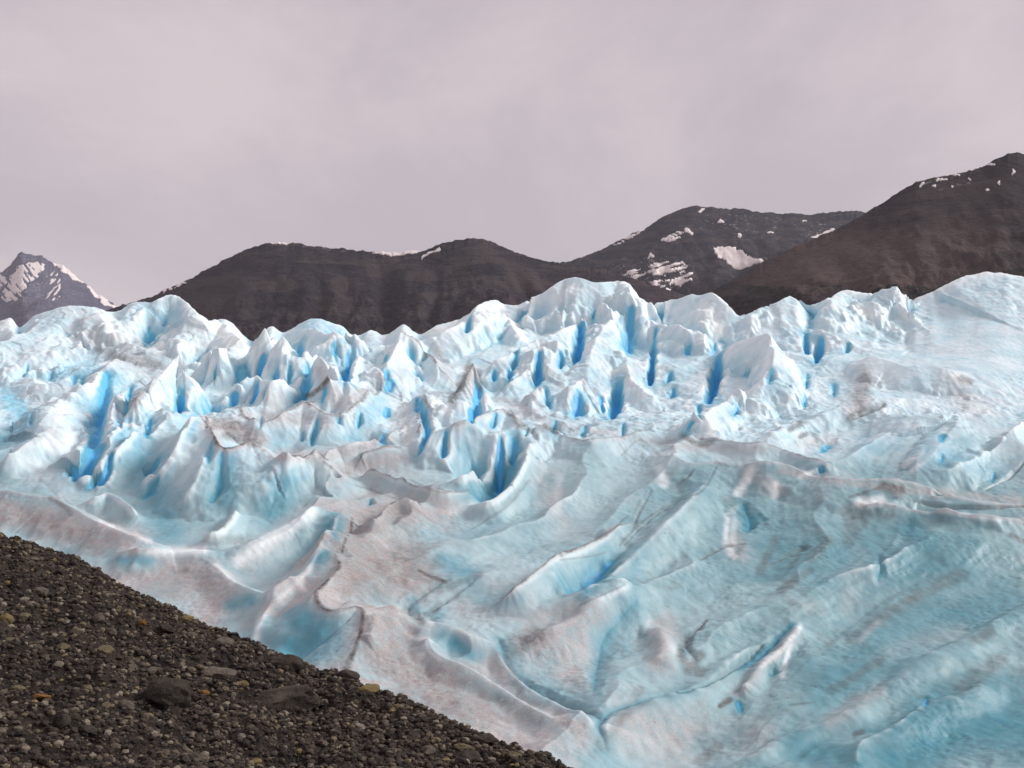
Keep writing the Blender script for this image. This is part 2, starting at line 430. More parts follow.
# --- medium roughness
calm = np.zeros((NR, NC), f32)
IM0 = HY - F * Z / D2
for x, y, rx, ry in [(465, 350, 50, 42), (930, 340, 130, 62), (575, 300, 62, 24), (270, 480, 90, 40), (150, 570, 150, 50), (300, 560, 60, 50), (330, 640, 60, 50), (700, 310, 40, 20), (745, 365, 40, 30), (680, 345, 30, 22), (60, 520, 110, 34), (560, 500, 90, 50), (900, 445, 80, 28), (990, 455, 60, 40), (300, 455, 90, 22), (1000, 310, 90, 62), (870, 310, 60, 30), (770, 318, 40, 24)]:
    qd = np.hypot((UC[None, :] - x) / rx, (IM0 - y) / ry)
    calm = np.maximum(calm, sstep(1.15, .6, qd))
rough = 1 - .8 * calm
f2, rid2 = worley((BX + wx) / 2.2 + WOB * .3, (AX + wy) / 3.0, 15)
midband = np.exp(-((YB - 432) / 26.0) ** 2) * (0.55 + 0.45 * sstep(-0.2, 0.4, fbm(X2 / 18, D2 / 18, 2, 61)))
Z += (f2 ** 1.5 - 0.35) * (0.4 * upper * leftsm * crestfade + 0.6 * midband + 0.06) * rough
f3, _ = worley(X2 / .85 + WOB * .4, D2 / 1.0, 25)
Z += (f3 ** 1.4 - 0.35) * (0.09 * upper + 0.13 * midband + 0.015) * rough
Z += WOB2 * (0.05 + 0.05 * upper) * rough + (ridged((AX + wx) / 14, (BX + wy) / 2.6, 2, 71) - .4) * 0.12 * (0.25 + right_low)

def facets(sx, sy, seed):
    x = X2 / sx + WOB * .25; y = D2 / sy
    x0 = np.floor(x).astype(np.int64); y0 = np.floor(y).astype(np.int64)
    best = np.full(x.shape, 9.0, f32); val = np.zeros(x.shape, f32)
    for dx in (-1, 0, 1):
        for dy in (-1, 0, 1):
            cx = x0 + dx; cy = y0 + dy
            ex = x - (cx + .1 + .8 * hsh(cx, cy, seed)); ey = y - (cy + .1 + .8 * hsh(cx, cy, seed + 9))
            d = (ex * ex + ey * ey).astype(f32); m = d < best
            v = ex * (hsh(cx, cy, seed + 3) - .5) + ey * (hsh(cx, cy, seed + 5) - .5) + (hsh(cx, cy, seed + 7) - .5) * .3
            best = np.where(m, d, best); val = np.where(m, v.astype(f32), val)
    return val
fzone = sstep(-.1, .35, fbm(X2 / 12, D2 / 12, 2, 301)) * rough
Z += (facets(2.6, 2.1, 311) * .5 + facets(.9, .8, 321) * .14) * fzone * (upper * .9 + midband * .7)
# --- crevasses, slots and hollows (clean blue ice)
G = groove
for pts, dep, w, b in [
    ([(108, 372), (103, 395), (97, 425), (84, 455), (71, 472)], 26, 12, .85), ([(112, 452), (103, 470), (91, 485)], 22, 6, 1),
    ([(131, 388), (127, 402)], 12, 4, .8), ([(181, 394), (178, 412)], 20, 5, 1), ([(157, 460), (147, 474)], 12, 7, .8), ([(159, 476), (144, 497)], 12, 6, .7),
    ([(150, 420), (146, 436)], 10, 5, .8), ([(52, 374), (50, 380)], 6, 4, .6), ([(75, 376), (74, 384)], 6, 4, .6), ([(83, 376), (82, 384)], 6, 4, .6),
    ([(263, 350), (258, 375)], 22, 6, .95), ([(277, 368), (274, 378)], 12, 4, .8), ([(237, 383), (232, 404)], 16, 6, .9), ([(257, 384), (253, 400)], 16, 5, .9),
    ([(300, 336), (300, 354)], 16, 5, .85), ([(334, 332), (335, 348)], 14, 8, .7), ([(349, 348), (342, 378)], 24, 7, 1), ([(308, 368), (304, 395), (296, 402)], 18, 7, .8),
    ([(290, 366), (289, 382)], 12, 4, .8), ([(386, 352), (385, 360)], 8, 4, .7), ([(387, 368), (386, 376)], 9, 5, .8), ([(394, 380), (386, 388)], 8, 6, .8), ([(388, 408), (384, 416)], 8, 4, .8),
    ([(317, 418), (316, 430)], 8, 5, .6), ([(340, 414), (338, 422)], 8, 5, .6), ([(383, 434), (382, 442)], 14, 8, .8), ([(314, 428), (312, 444)], 10, 5, .6),
    ([(470, 313), (466, 328)], 10, 4, .7), ([(539, 352), (537, 385)], 26, 6, 1), ([(581, 326), (576, 362)], 26, 7, 1), ([(517, 350), (513, 368)], 14, 4, .8),
    ([(494, 370), (494, 380)], 10, 4, .8), ([(562, 354), (560, 368)], 12, 4, .8), ([(595, 308), (594, 316)], 8, 3, .8), ([(478, 388), (470, 420)], 24, 7, 1),
    ([(579, 394), (575, 414)], 18, 7, 1), ([(546, 388), (550, 406)], 14, 5, .7), ([(631, 312), (626, 350)], 22, 9, .8), ([(654, 342), (650, 384)], 20, 4, .95),
    ([(619, 386), (612, 418)], 26, 8, 1), ([(601, 396), (603, 410)], 14, 4, .9), ([(719, 354), (713, 384), (707, 404)], 26, 7, 1), ([(690, 344), (686, 352)], 9, 4, .7),
    ([(671, 372), (667, 382)], 10, 4, .8), ([(674, 388), (672, 398)], 10, 4, .8), ([(737, 406), (734, 414)], 10, 4, .8), ([(691, 416), (690, 426)], 10, 6, .8),
    ([(806, 328), (807, 350)], 20, 4, .95), ([(821, 334), (816, 360)], 22, 6, 1), ([(849, 342), (846, 352)], 10, 4, .6), ([(772, 366), (768, 380)], 10, 6, .6), ([(700, 405), (696, 413)], 8, 5, .7),
    ([(420, 400), (427, 425), (420, 452)], 16, 5, .8), ([(417, 400), (418, 412)], 8, 4, .8), ([(446, 432), (443, 456)], 14, 5, .8), ([(472, 448), (474, 462)], 10, 5, .7),
    ([(500, 434), (499, 472)], 22, 6, 1), ([(514, 438), (513, 462)], 14, 9, .8), ([(510, 474), (509, 482)], 8, 4, .9), ([(585, 426), (583, 436)], 8, 4, .8), ([(556, 420), (553, 430)], 8, 6, .7),
    ([(222, 452), (220, 480), (212, 500)], 10, 8, .6), ([(212, 440), (208, 462)], 8, 6, .6),
    ([(943, 434), (941, 442)], 3, 5, .75), ([(942, 454), (940, 462)], 3, 5, .75), ([(994, 472), (991, 482)], 3, 5, .7), ([(828, 446), (822, 452)], 3, 6, .8), ([(822, 468), (820, 472)], 6, 4, .8),
    ([(744, 505), (750, 520), (746, 530)], 10, 12, .6), ([(738, 702), (741, 712)], 3, 5, .8), ([(774, 666), (770, 676)], 6, 8, .55), ([(926, 698), (924, 706)], 3, 5, .85),
    ([(880, 556), (878, 580)], 6, 7, .5), ([(792, 624), (762, 650), (735, 668)], 8, 8, .65), ([(636, 600), (606, 630), (598, 660), (594, 690)], 6, 12, .45),
    ([(612, 560), (590, 575), (572, 590)], 18, 22, .75), ([(371, 498), (368, 504)], 8, 7, .6), ([(500, 470), (492, 488), (480, 498)], 14, 18, .7), ([(232, 436), (238, 444)], 3, 4, .2),
]:
    G(pts, dep, w, b)
rs = np.random.RandomState(77)
for _ in range(20):
    x = rs.uniform(-20, 880); y = rs.uniform(335, 440) if x < 640 else rs.uniform(325, 400)
    c_ = int((x - UC[0]) / 1.12); r_ = int(np.argmin(np.abs(Drow - locate(x, y)[1])))
    if calm[r_, c_] > .4: continue
    ln = rs.uniform(7, 18); G([(x, y), (x - rs.uniform(0, .35) * ln, y + ln)], rs.uniform(5, 11), rs.uniform(2.2, 4.2), rs.uniform(.45, .85))
for x, y, r, d, b in [(160, 322, 26, 14, .35), (411, 347, 8, 9, .6), (425, 353, 5, 6, .6), (540, 308, 20, 10, .3), (780, 347, 12, 9, .45), (726, 345, 9, 6, .4), (336, 475, 6, 8, .4),
                      (280, 440, 34, 8, .2), (488, 468, 40, 16, .3), (336, 545, 16, 8, .45), (210, 404, 10, 6, .5), (206, 410, 8, 6, .6), (218, 412, 5, 5, .6), (360, 436, 26, 8, .35), (905, 468, 9, 6, .3), (938, 492, 8, 5, .3),
                      (455, 645, 18, 8, .25), (470, 462, 30, 12, .35), (592, 300, 10, 4, .15), (28, 470, 12, 3, .15)]:
    cup(x, y, r, d, b)
# meltwater channels and dark joints between the folds
for pts, dep, w, b, dt in [
    ([(436, 618), (418, 616), (408, 604), (432, 588), (448, 580)], 6, 8, .25, .5), ([(500, 640), (508, 664), (530, 686), (570, 704), (604, 716)], 8, 8, .45, .35),
    ([(604, 740), (600, 716), (640, 700), (692, 690)], 6, 7, .5, .2), ([(692, 690), (720, 676), (766, 642)], 6, 4, .4, .3), ([(696, 660), (686, 640), (706, 620)], 6, 6, .2, .7),
    ([(718, 464), (702, 490), (668, 507), (642, 526), (624, 546)], 2, 2, .15, .45), ([(694, 470), (677, 486)], 2, 2, .1, .45), ([(652, 490), (636, 518), (630, 536)], 2, 2, .1, .45),
    ([(560, 556), (600, 536), (628, 516)], 2, 2, .15, .45), ([(474, 580), (440, 604), (424, 612)], 5, 4, .25, .4), ([(470, 530), (500, 510), (530, 480)], 2, 2, .2, .4),
    ([(250, 540), (232, 546), (204, 549)], 4, 5, .1, .4), ([(850, 420), (868, 412), (884, 404)], 4, 4, .1, .7), ([(910, 500), (960, 508), (1024, 506)], 4, 4, .1, .5), ([(985, 490), (1010, 476), (1030, 455)], 4, 3, .2, .4),
    ([(700, 560), (720, 548), (744, 544)], 3, 3, .1, .6), ([(770, 565), (800, 550), (806, 546)], 3, 6, .0, .5), ([(810, 655), (850, 625), (900, 590), (960, 570)], 2, 8, .1, .2), ([(640, 626), (636, 640)], 3, 5, .1, .2),
]:
    G(pts, dep, w, b, dt, bw=1.4)
Z += WOB2 * 0.03
grain = sstep(-.2, .5, fbm(X2 / 7, D2 / 7, 2, 401))
Z += fbm(X2 / .55, D2 / .6, 3, 411) * .026 * (.4 + grain) - np.clip(.42 - worley(X2 / .75, D2 / .8, 421)[0], 0, 1) * .12 * grain * (1 - upper * .5)

# --- bring the skyline of the ice to its real outline
sky = np.array([(-200, 352), (-60, 345), (-20, 335), (0, 321), (6, 319), (13, 316), (17, 328), (20, 328), (35, 315), (60, 307), (75, 305), (95, 307), (110, 312), (120, 311), (130, 303), (143, 301), (150, 303), (160, 298), (172, 294), (183, 299), (190, 305),
    (200, 315), (212, 321), (224, 318), (235, 325), (243, 335), (252, 342), (257, 340), (263, 330), (272, 325), (278, 330), (281, 334), (290, 330), (303, 322), (310, 319), (322, 319), (335, 324), (345, 327), (350, 335), (357, 334), (360, 337), (365, 332), (373, 330), (382, 335), (390, 334), (400, 326),
    (404, 323), (412, 330), (420, 335), (425, 332), (437, 325), (450, 322), (460, 318), (468, 316), (472, 310), (478, 304), (487, 301), (495, 299), (503, 304), (517, 306), (530, 299), (545, 292), (555, 284), (565, 279), (574, 277), (585, 279), (593, 283), (600, 282), (625, 281), (632, 285), (637, 295), (650, 304), (662, 302), (670, 300), (683, 298), (692, 293), (697, 296), (712, 292), (722, 299), (732, 308), (738, 316), (750, 313), (757, 309), (775, 303), (788, 296), (800, 300),
    (809, 306), (820, 302), (833, 296), (842, 290), (856, 291), (860, 293), (873, 293), (885, 289), (897, 286), (903, 295), (910, 299), (925, 295), (945, 285), (965, 276), (985, 272), (1005, 273), (1018, 276), (1060, 280), (1250, 300)], float)
ysky = np.interp(UC, sky[:, 0], sky[:, 1]).astype(f32)
ysky += (fbm(UC / 12.0, UC * 0 + 3.3, 3, 91) * 0.7).astype(f32)
wD = sstep(152, 182, D2)
far = Drow > 152
for it in range(5):
    yt = yimg()[far].min(0)
    dh = yt - ysky
    dh = blur(dh, (34, 24, 8, 5, 2.5)[it], 0)
    Z += dh[None, :] * D2 / F * (wD if it < 2 else sstep(172, 191, D2))
# nothing nearer may rise above that outline
over = np.clip(ysky[None, :] + 1.5 - yimg(), 0, 60) * (~far)[:, None]
Z -= over * D2 / F

# --- surface masks
PTS = np.stack([X2, D2, Z], -1)
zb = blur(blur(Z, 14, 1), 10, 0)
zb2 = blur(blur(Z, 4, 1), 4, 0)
cav = np.clip((zb - Z) / (PXM * 9 + .2), -1.5, 1.5)           # >0 in recesses, where shade is painted blue; <0 on whitened crests
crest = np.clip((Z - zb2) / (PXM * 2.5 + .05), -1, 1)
IM = yimg()

def paint(M, pts, w, amt, soft=1.0, sq=1.0):
    """a patch or band on the ice surface; distances as angles from the lookout, kept to the same depth"""
    P = catmull(pts, 4) if len(pts) > 1 else np.array([pts[0], (pts[0][0] + .1, pts[0][1])], float)
    x0, x1 = P[:, 0].min() - w * 1.2, P[:, 0].max() + w * 1.2
    c0 = int(np.clip((x0 - UC[0]) / 1.12, 0, NC)); c1 = int(np.clip((x1 - UC[0]) / 1.12 + 1, 0, NC))
    if c1 <= c0: return
    sl = (slice(None), slice(c0, c1))
    x = UC[None, c0:c1]; y = IM[sl]
    ds = [locate(*q)[1] for q in P]
    dmin, dmax = min(ds) * 0.93 - 3, max(ds) * 1.07 + 3
    best = np.full(y.shape, 1e9, f32)
    for a, b in zip(P[:-1], P[1:]):
        ab = b - a; L = ab[0] ** 2 + (ab[1] * sq) ** 2 + 1e-6
        t = np.clip(((x - a[0]) * ab[0] + (y - a[1]) * sq * ab[1] * sq) / L, 0, 1)
        best = np.minimum(best, np.hypot(x - a[0] - t * ab[0], (y - a[1] - t * ab[1]) * sq))
    k = np.clip(1 - best * (1 + 0.35 * WOB[sl] + .2 * WOB2[sl]) / w, 0, 1)
    k = sstep(0, soft, k) * amt * ((D2[sl] > dmin) & (D2[sl] < dmax))
    M[sl] = np.maximum(M[sl], k)

# silt-stained, pinkish areas
for pts, w, a in [
    ([(-40, 510), (20, 515), (80, 530), (130, 545)], 30, .95), ([(100, 590), (160, 575), (220, 590), (200, 620)], 40, .9), ([(330, 590), (380, 560), (410, 580)], 52, 1), ([(380, 640), (420, 680), (480, 720), (540, 750)], 60, .95),
    ([(345, 640), (350, 680)], 30, .8), ([(360, 510), (400, 510), (440, 510)], 34, .9), ([(340, 470), (400, 460)], 22, .8), ([(470, 655), (540, 700), (590, 735)], 34, .85), ([(470, 600), (520, 600)], 40, .6), ([(540, 640), (590, 620), (570, 680)], 44, .8),
    ([(660, 660), (664, 630)], 26, .75), ([(620, 720), (680, 740)], 50, .7), ([(210, 425), (240, 430), (262, 440)], 16, .9), ([(262, 418), (300, 420), (330, 420)], 14, .6), ([(280, 455), (330, 455), (390, 440)], 13, .8),
    ([(90, 330), (130, 360), (160, 365)], 26, .5), ([(30, 350), (80, 350)], 20, .2), ([(30, 400), (60, 440)], 20, .25), ([(240, 395), (300, 400)], 22, .2), ([(320, 370), (340, 405)], 16, .5),
    ([(400, 380), (410, 440), (400, 470)], 22, .3), ([(436, 350), (455, 385)], 10, .6), ([(470, 370), (474, 395)], 14, .7), ([(500, 400), (560, 425), (620, 435), (680, 445), (760, 450)], 10, .5), ([(780, 470), (860, 484), (930, 492), (1020, 500)], 8, .6),
    ([(865, 375), (855, 410)], 20, .5), ([(950, 385), (980, 410)], 26, .45), ([(800, 445), (830, 440)], 16, .5), ([(540, 480), (560, 520)], 22, .4), ([(735, 540), (742, 555)], 16, .6), ([(750, 470), (776, 490)], 16, .5), ([(860, 560), (850, 600)], 20, .3),
    ([(740, 690), (790, 640)], 14, .5), ([(700, 745), (760, 735)], 30, .5), ([(830, 720), (880, 690)], 14, .5), ([(890, 650), (960, 630)], 18, .4), ([(280, 545), (250, 560)], 30, .35), ([(540, 350), (560, 380)], 16, .3), ([(640, 360), (630, 380)], 12, .4),
]:
    paint(MP, pts, w, a)
# white crust; also paints sunlit right-turned faces and crest edges white
for pts, w, a in [
    ([(100, 316), (122, 336), (160, 348)], 12, 1), ([(200, 322), (225, 330), (245, 345)], 26, 1), ([(200, 345), (225, 350)], 18, .6), ([(284, 340), (292, 365), (280, 395)], 14, .8), ([(265, 385), (275, 405)], 16, .8), ([(245, 350), (255, 370)], 10, .6), ([(330, 375), (345, 400)], 10, .7),
    ([(430, 330), (460, 326), (500, 308)], 12, 1), ([(508, 315), (525, 340)], 7, 1), ([(530, 305), (575, 288)], 14, .5), ([(705, 310), (720, 330), (712, 345)], 16, 1), ([(770, 350), (762, 380), (742, 393)], 8, 1), ([(640, 300), (648, 325)], 8, .8), ([(860, 308), (870, 315)], 10, .9),
    ([(897, 290), (906, 316), (918, 320)], 7, .8), ([(690, 405), (712, 432)], 9, 1), ([(60, 410), (50, 440), (70, 440)], 22, .7), ([(20, 460), (60, 480)], 24, .6), ([(205, 550), (150, 552)], 8, 1), ([(100, 523), (150, 541)], 5, 1), ([(310, 512), (270, 540), (240, 560)], 14, .9), ([(330, 540), (300, 580), (264, 614), (256, 638)], 6, .9),
    ([(0, 325), (12, 322)], 12, 1), ([(430, 400), (450, 410)], 14, .7), ([(752, 468), (744, 484), (738, 492)], 8, 1), ([(776, 484), (774, 496)], 6, 1), ([(728, 516), (726, 540), (734, 556)], 6, .9), ([(660, 470), (664, 484)], 8, .8), ([(690, 664), (664, 640), (650, 624)], 8, .5), ([(905, 465), (925, 450)], 5, .9), ([(820, 470), (800, 476)], 4, .8), ([(560, 480), (556, 510)], 9, .5), ([(866, 404), (850, 412)], 6, .6), ([(955, 376), (966, 382)], 7, .9), ([(878, 622), (860, 640)], 6, .5), ([(1000, 520), (960, 514)], 4, .7), ([(860, 502), (880, 500)], 9, .9), ([(735, 510), (732, 545)], 7, .7), ([(800, 626), (785, 646), (762, 666)], 6, .9), ([(790, 645), (782, 675)], 5, .8), ([(430, 622), (400, 612), (372, 610)], 8, .6), ([(426, 640), (430, 652), (440, 660)], 4, .8),
    ([(628, 586), (600, 600)], 6, .6), ([(480, 500), (450, 512)], 8, .6), ([(216, 566), (232, 582)], 6, .8), ([(945, 430), (925, 460), (912, 470)], 6, .6), ([(390, 350), (396, 400), (410, 440)], 22, .5),
]:
    paint(MW, pts, w, a)
# blue ice faces; shade on left-turned ones is painted in as blue
for pts, w, a in [
    ([(120, 430), (150, 480), (170, 530)], 40, .35), ([(10, 400), (30, 425), (0, 440)], 26, .35), ([(60, 375), (90, 372)], 20, .3), ([(230, 460), (225, 500)], 26, .35), ([(290, 480), (270, 510)], 40, .35), ([(335, 520), (320, 560)], 22, .5), ([(300, 620), (330, 640), (290, 650)], 42, .45), ([(230, 605), (250, 600)], 16, .4),
    ([(160, 320), (175, 315)], 22, .25), ([(360, 420), (380, 405)], 26, .25), ([(310, 325), (340, 340)], 24, .22), ([(480, 470), (500, 490)], 32, .4), ([(515, 450), (505, 480)], 18, .5), ([(600, 565), (585, 585)], 30, .55), ([(640, 560), (612, 620)], 20, .25),
    ([(740, 515), (755, 520)], 22, .4), ([(700, 470), (720, 530)], 40, .2), ([(780, 550), (860, 560), (960, 560)], 70, .34), ([(820, 690), (900, 640), (1000, 600)], 60, .34), ([(900, 760), (960, 720), (1040, 730)], 80, .48), ([(930, 450), (990, 470)], 40, .3), ([(900, 440), (860, 450)], 30, .2), ([(440, 560), (470, 575)], 20, .35), ([(455, 645), (470, 655)], 18, .45),
    ([(860, 760), (800, 750)], 40, .4), ([(650, 350), (680, 370)], 30, .15), ([(720, 380), (735, 370)], 24, .15), ([(580, 350), (590, 380)], 16, .15), ([(150, 560), (120, 560)], 12, .4), ([(910, 530), (930, 545)], 30, .4), ([(660, 500), (600, 530)], 26, .15), ([(200, 400), (190, 430)], 16, .3),
]:
    paint(MB, pts, w, a)
# wet teal ice in the melt hollows between the folds
MT = np.zeros((NR, NC), f32)
for pts, w, a in [([(440, 616), (418, 614), (412, 600)], 14, .8), ([(503, 645), (512, 668), (530, 686), (570, 705), (600, 716)], 16, .9), ([(606, 640), (598, 690), (602, 745)], 24, .8), ([(540, 690), (592, 702)], 24, .8), ([(612, 712), (650, 698), (690, 690)], 14, .7), ([(520, 598), (490, 600), (460, 580)], 24, .7),
                  ([(690, 640), (684, 655)], 12, .7), ([(440, 636), (480, 656)], 18, .8), ([(340, 700), (385, 712)], 20, .8), ([(470, 540), (500, 520)], 16, .5), ([(280, 640), (330, 650)], 40, .7), ([(230, 606), (256, 596)], 16, .6), ([(700, 745), (740, 735)], 20, .5), ([(150, 566), (110, 560)], 16, .6)]:
    paint(MT, pts, w, a, 1.0)
MP *= 1 - .9 * MT
MB = np.maximum(MB, .36 * MT); MD = np.maximum(MD, .16 * MT * sstep(-.2, .4, WOB))
# rock dirt
for pts, w, a in [
    ([(225, 435), (245, 440), (258, 444)], 7, .55), ([(215, 425), (235, 425)], 8, .5), ([(308, 396), (318, 390), (328, 379)], 4, .9),
    ([(355, 485), (370, 490), (400, 500)], 1.6, .6), ([(324, 462), (332, 468)], 2, .8),
    ([(210, 542), (240, 540)], 9, .45), ([(560, 560), (592, 556), (606, 552)], 1.6, .8), ([(418, 570), (430, 576), (446, 582)], 3.5, .9), ([(346, 563), (360, 555)], 3, .7),
    ([(470, 366), (462, 385), (452, 400)], 6, .7), ([(478, 372), (480, 388)], 6, .5), ([(320, 606), (336, 611), (355, 607), (363, 614), (360, 640)], 2.2, .6), ([(374, 616), (376, 630)], 5, .4), ([(505, 660), (520, 640), (538, 634)], 14, .45),
    ([(510, 412), (520, 424), (532, 432)], 4, .6), ([(545, 426), (556, 432)], 4, .7), ([(683, 436), (700, 444), (712, 442)], 5, .6), ([(716, 462), (728, 466)], 3, .8), ([(850, 497), (872, 490), (890, 484)], 3, .9), ([(885, 486), (900, 490)], 8, .75), ([(846, 510), (890, 515)], 8, .35), ([(950, 505), (1000, 507)], 3, .7), ([(1012, 535), (1030, 545)], 5, .6), ([(930, 480), (950, 495)], 2.5, .5),
    ([(850, 418), (862, 410)], 6, .6), ([(790, 430), (800, 424)], 5, .6), ([(800, 437), (806, 434)], 4, .7), ([(865, 380), (858, 400)], 12, .4), ([(962, 378), (970, 382)], 5, .6), ([(975, 640), (990, 632)], 8, .5), ([(690, 668), (700, 655)], 9, .6), ([(800, 556), (790, 566)], 4, .5), ([(960, 575), (910, 600), (870, 625), (850, 640)], 10, .42), ([(880, 660), (850, 680), (830, 690)], 7, .4), ([(830, 540), (810, 560)], 8, .4), ([(860, 510), (850, 540)], 14, .4), ([(690, 640), (680, 655), (700, 672)], 8, .6), ([(640, 690), (620, 720), (600, 745)], 10, .35), ([(500, 655), (520, 690)], 8, .4), ([(405, 610), (420, 620)], 8, .5), ([(440, 590), (480, 575)], 6, .4), ([(780, 590), (810, 570)], 8, .4), ([(720, 745), (700, 760)], 8, .4), ([(960, 690), (1000, 660)], 12, .4), ([(760, 570), (775, 540)], 7, .4), ([(720, 706), (730, 700)], 4, .8), ([(790, 705), (815, 702)], 2, .7), ([(855, 735), (862, 732)], 4, .6), ([(770, 695), (771, 696)], 1.5, 1), ([(815, 686), (816, 687)], 1.5, 1),
    ([(350, 545), (375, 575), (405, 560)], 50, .42), ([(365, 525), (400, 520)], 24, .35), ([(380, 640), (420, 680), (470, 710)], 40, .3), ([(10, 510), (60, 530), (110, 545)], 20, .25), ([(150, 590), (200, 580)], 24, .22), ([(420, 618), (432, 612), (440, 604)], 6, .6), ([(512, 672), (510, 655), (535, 634)], 9, .55), ([(580, 605), (600, 596), (625, 585)], 1.5, .6), ([(622, 455), (640, 440), (660, 456)], 2, .5), ([(50, 498), (66, 508), (70, 514)], 4, .5), ([(40, 480), (30, 500)], 3, .2), ([(160, 366), (120, 356), (100, 350)], 8, .3), ([(150, 372), (160, 365)], 4, .4), ([(183, 360), (185, 395)], 1.5, .7), ([(430, 520), (404, 500)], 2, .4), ([(470, 490), (440, 492), (410, 480)], 1.6, .6), ([(620, 545), (640, 524), (664, 508)], 2.5, .8), ([(640, 500), (630, 530)], 3, .5), ([(730, 560), (744, 545)], 3, .5), ([(395, 700), (420, 720), (440, 735)], 14, .35), ([(500, 700), (540, 720)], 12, .3), ([(570, 690), (590, 700)], 8, .2), ([(455, 400), (470, 360)], 3, .5),
]:
    paint(MD, pts, w, a * (.6 if w < 3.2 else 1), .8)
# thin dirty joints riding on some crests of the middle band
jn = sstep(.4, .85, crest) * sstep(-.05, .35, fbm(X2 / 9, D2 / 9, 2, 161)) * (midband * .75 + .12)
MD = np.maximum(MD, jn * .8)
MP = np.maximum(MP, sstep(.1, .9, crest) * midband * .3)
n1 = fbm(X2 / 22, D2 / 22, 3, 171)
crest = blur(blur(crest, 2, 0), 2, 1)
MB = np.maximum(MB, sstep(.15, 1.1, cav) * (.45 * upper + .2) * (0.75 + .4 * n1))  # recess shade painted as deeper blue, together with real blue ice
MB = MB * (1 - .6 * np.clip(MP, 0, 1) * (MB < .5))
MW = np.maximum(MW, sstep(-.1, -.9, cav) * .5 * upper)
MW = np.maximum(MW, sstep(.12, .7, crest) * (.55 + .3 * upper))  # rims whitened by curvature: crust, plus light on the edges painted in
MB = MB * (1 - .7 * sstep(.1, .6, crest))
low = sstep(405, 500, IM + 26 * fbm(X2 / 18, D2 / 18, 3, 181)) * (.7 + .3 * sstep(500, 800, UC)[None, :])  # dirtier, wetter low ice; soft shade at lower right goes into this colour too
MZ = np.stack([low, low, low, low], -1).astype(f32).reshape(-1, 4)
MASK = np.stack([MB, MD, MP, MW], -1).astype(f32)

# ------------------------------------------------------------------ ice material
k = NT('glacier_ice')
b_, d_, p_, w_ = k.attr(); zl, _, _, _ = k.attr('zone')
pos = k.pos()
st = k.pos((1 / 1.0, 1 / 2.4, 1 / 1.0), (0, 0, -math.atan2(sn, cs) + math.pi / 2))   # stretched along the folds
nA = k.noise(pos, 0.16, 5, .6); nB = k.noise(st, 0.85, 6, .62, .4); nC = k.noise(pos, 2.2, 6, .65); nD = k.noise(pos, 12.0, 4, .65)
c = k.mix(k.ramp(nA, .35, .65), lin(190, 220, 230), lin(218, 234, 240))
c = k.mix(k.math('MULTIPLY', k.ramp(nB, .42, .66), .28), c, lin(150, 200, 214))
c = k.mix(k.math('MULTIPLY', zl, k.ramp(nB, .3, .65, .95, .75)), c, k.mix(k.ramp(nA, .35, .65), lin(88, 136, 146), lin(126, 164, 170)))
nE = k.noise(st, .2, 6, .6, .6)
c = k.mix(k.math('MULTIPLY', k.math('MULTIPLY', zl, .5), k.math('MULTIPLY', k.ramp(nE, .54, .68), k.ramp(nC, .36, .62, .25, 1.0))), c, lin(112, 116, 112))
c = k.mix(k.math('MULTIPLY', k.math('MULTIPLY', zl, .5), k.ramp(nE, .46, .34)), c, lin(158, 178, 183))
c = k.mix(k.math('MULTIPLY', k.ramp(nC, .55, .72), .25), c, lin(188, 188, 192))
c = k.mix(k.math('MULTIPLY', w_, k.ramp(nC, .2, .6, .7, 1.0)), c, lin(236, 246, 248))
pw = k.math('MULTIPLY', p_, k.ramp(k.math('ADD', k.math('MULTIPLY', nB, .5), k.math('MULTIPLY', nC, .5)), .36, .58, .45, 1.0), True)
pk = k.mix(k.ramp(nD, .4, .65), lin(188, 178, 177), lin(152, 141, 140))
c = k.mix(pw, c, pk)
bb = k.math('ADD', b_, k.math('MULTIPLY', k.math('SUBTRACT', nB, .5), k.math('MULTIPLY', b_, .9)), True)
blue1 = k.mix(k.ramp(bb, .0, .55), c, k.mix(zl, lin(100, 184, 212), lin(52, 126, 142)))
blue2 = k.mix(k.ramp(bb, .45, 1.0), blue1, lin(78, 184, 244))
c = blue2
dn = k.math('MULTIPLY', d_, k.ramp(k.math('ADD', k.math('MULTIPLY', nC, .6), k.math('MULTIPLY', nD, .4)),   .34, .54, .42, 1.0), True)
c = k.mix(dn, c, k.mix(nD, lin(46, 39, 36), lin(94, 86, 81)))
vo = k.n('ShaderNodeTexVoronoi'); k.t.links.new(pos, vo.inputs['Vector']); vo.inputs['Scale'].default_value = 1.1
hole = k.math('MULTIPLY', k.ramp(vo.outputs['Distance'], .16, .06), k.math('MULTIPLY', k.ramp(nC, .5, .62), k.math('ADD', k.math('MULTIPLY', zl, .55), .1)))
c = k.mix(hole, c, lin(84, 96, 98))
gr_ = k.noise(pos, 30, 3, .7)
c = k.mix(k.math('MULTIPLY', k.ramp(gr_, .5, .75), .22), c, lin(236, 240, 240)); c = k.mix(k.math('MULTIPLY', k.ramp(gr_, .46, .25), .22), c, lin(120, 140, 146))
# fine rock flour and cryoconite specks
spk = k.math('MULTIPLY', k.ramp(nD, .62, .72), k.ramp(k.math('ADD', p_, d_), .1, .9, .05, .75))
c = k.mix(spk, c, lin(112, 100, 96))
nm = k.bump(nB, .03, .15); nm = k.bump(nC, .09, .45, nm); nm = k.bump(nD, .04, .7, nm)
k.b.inputs['Subsurface Weight'].default_value = .25; k.b.inputs['Subsurface Radius'].default_value = (.12, .4, .65); k.b.inputs['Subsurface Scale'].default_value = 1.0
ICE = k.done(c, k.ramp(p_, 0, 1, .42, .7), nm, .35)

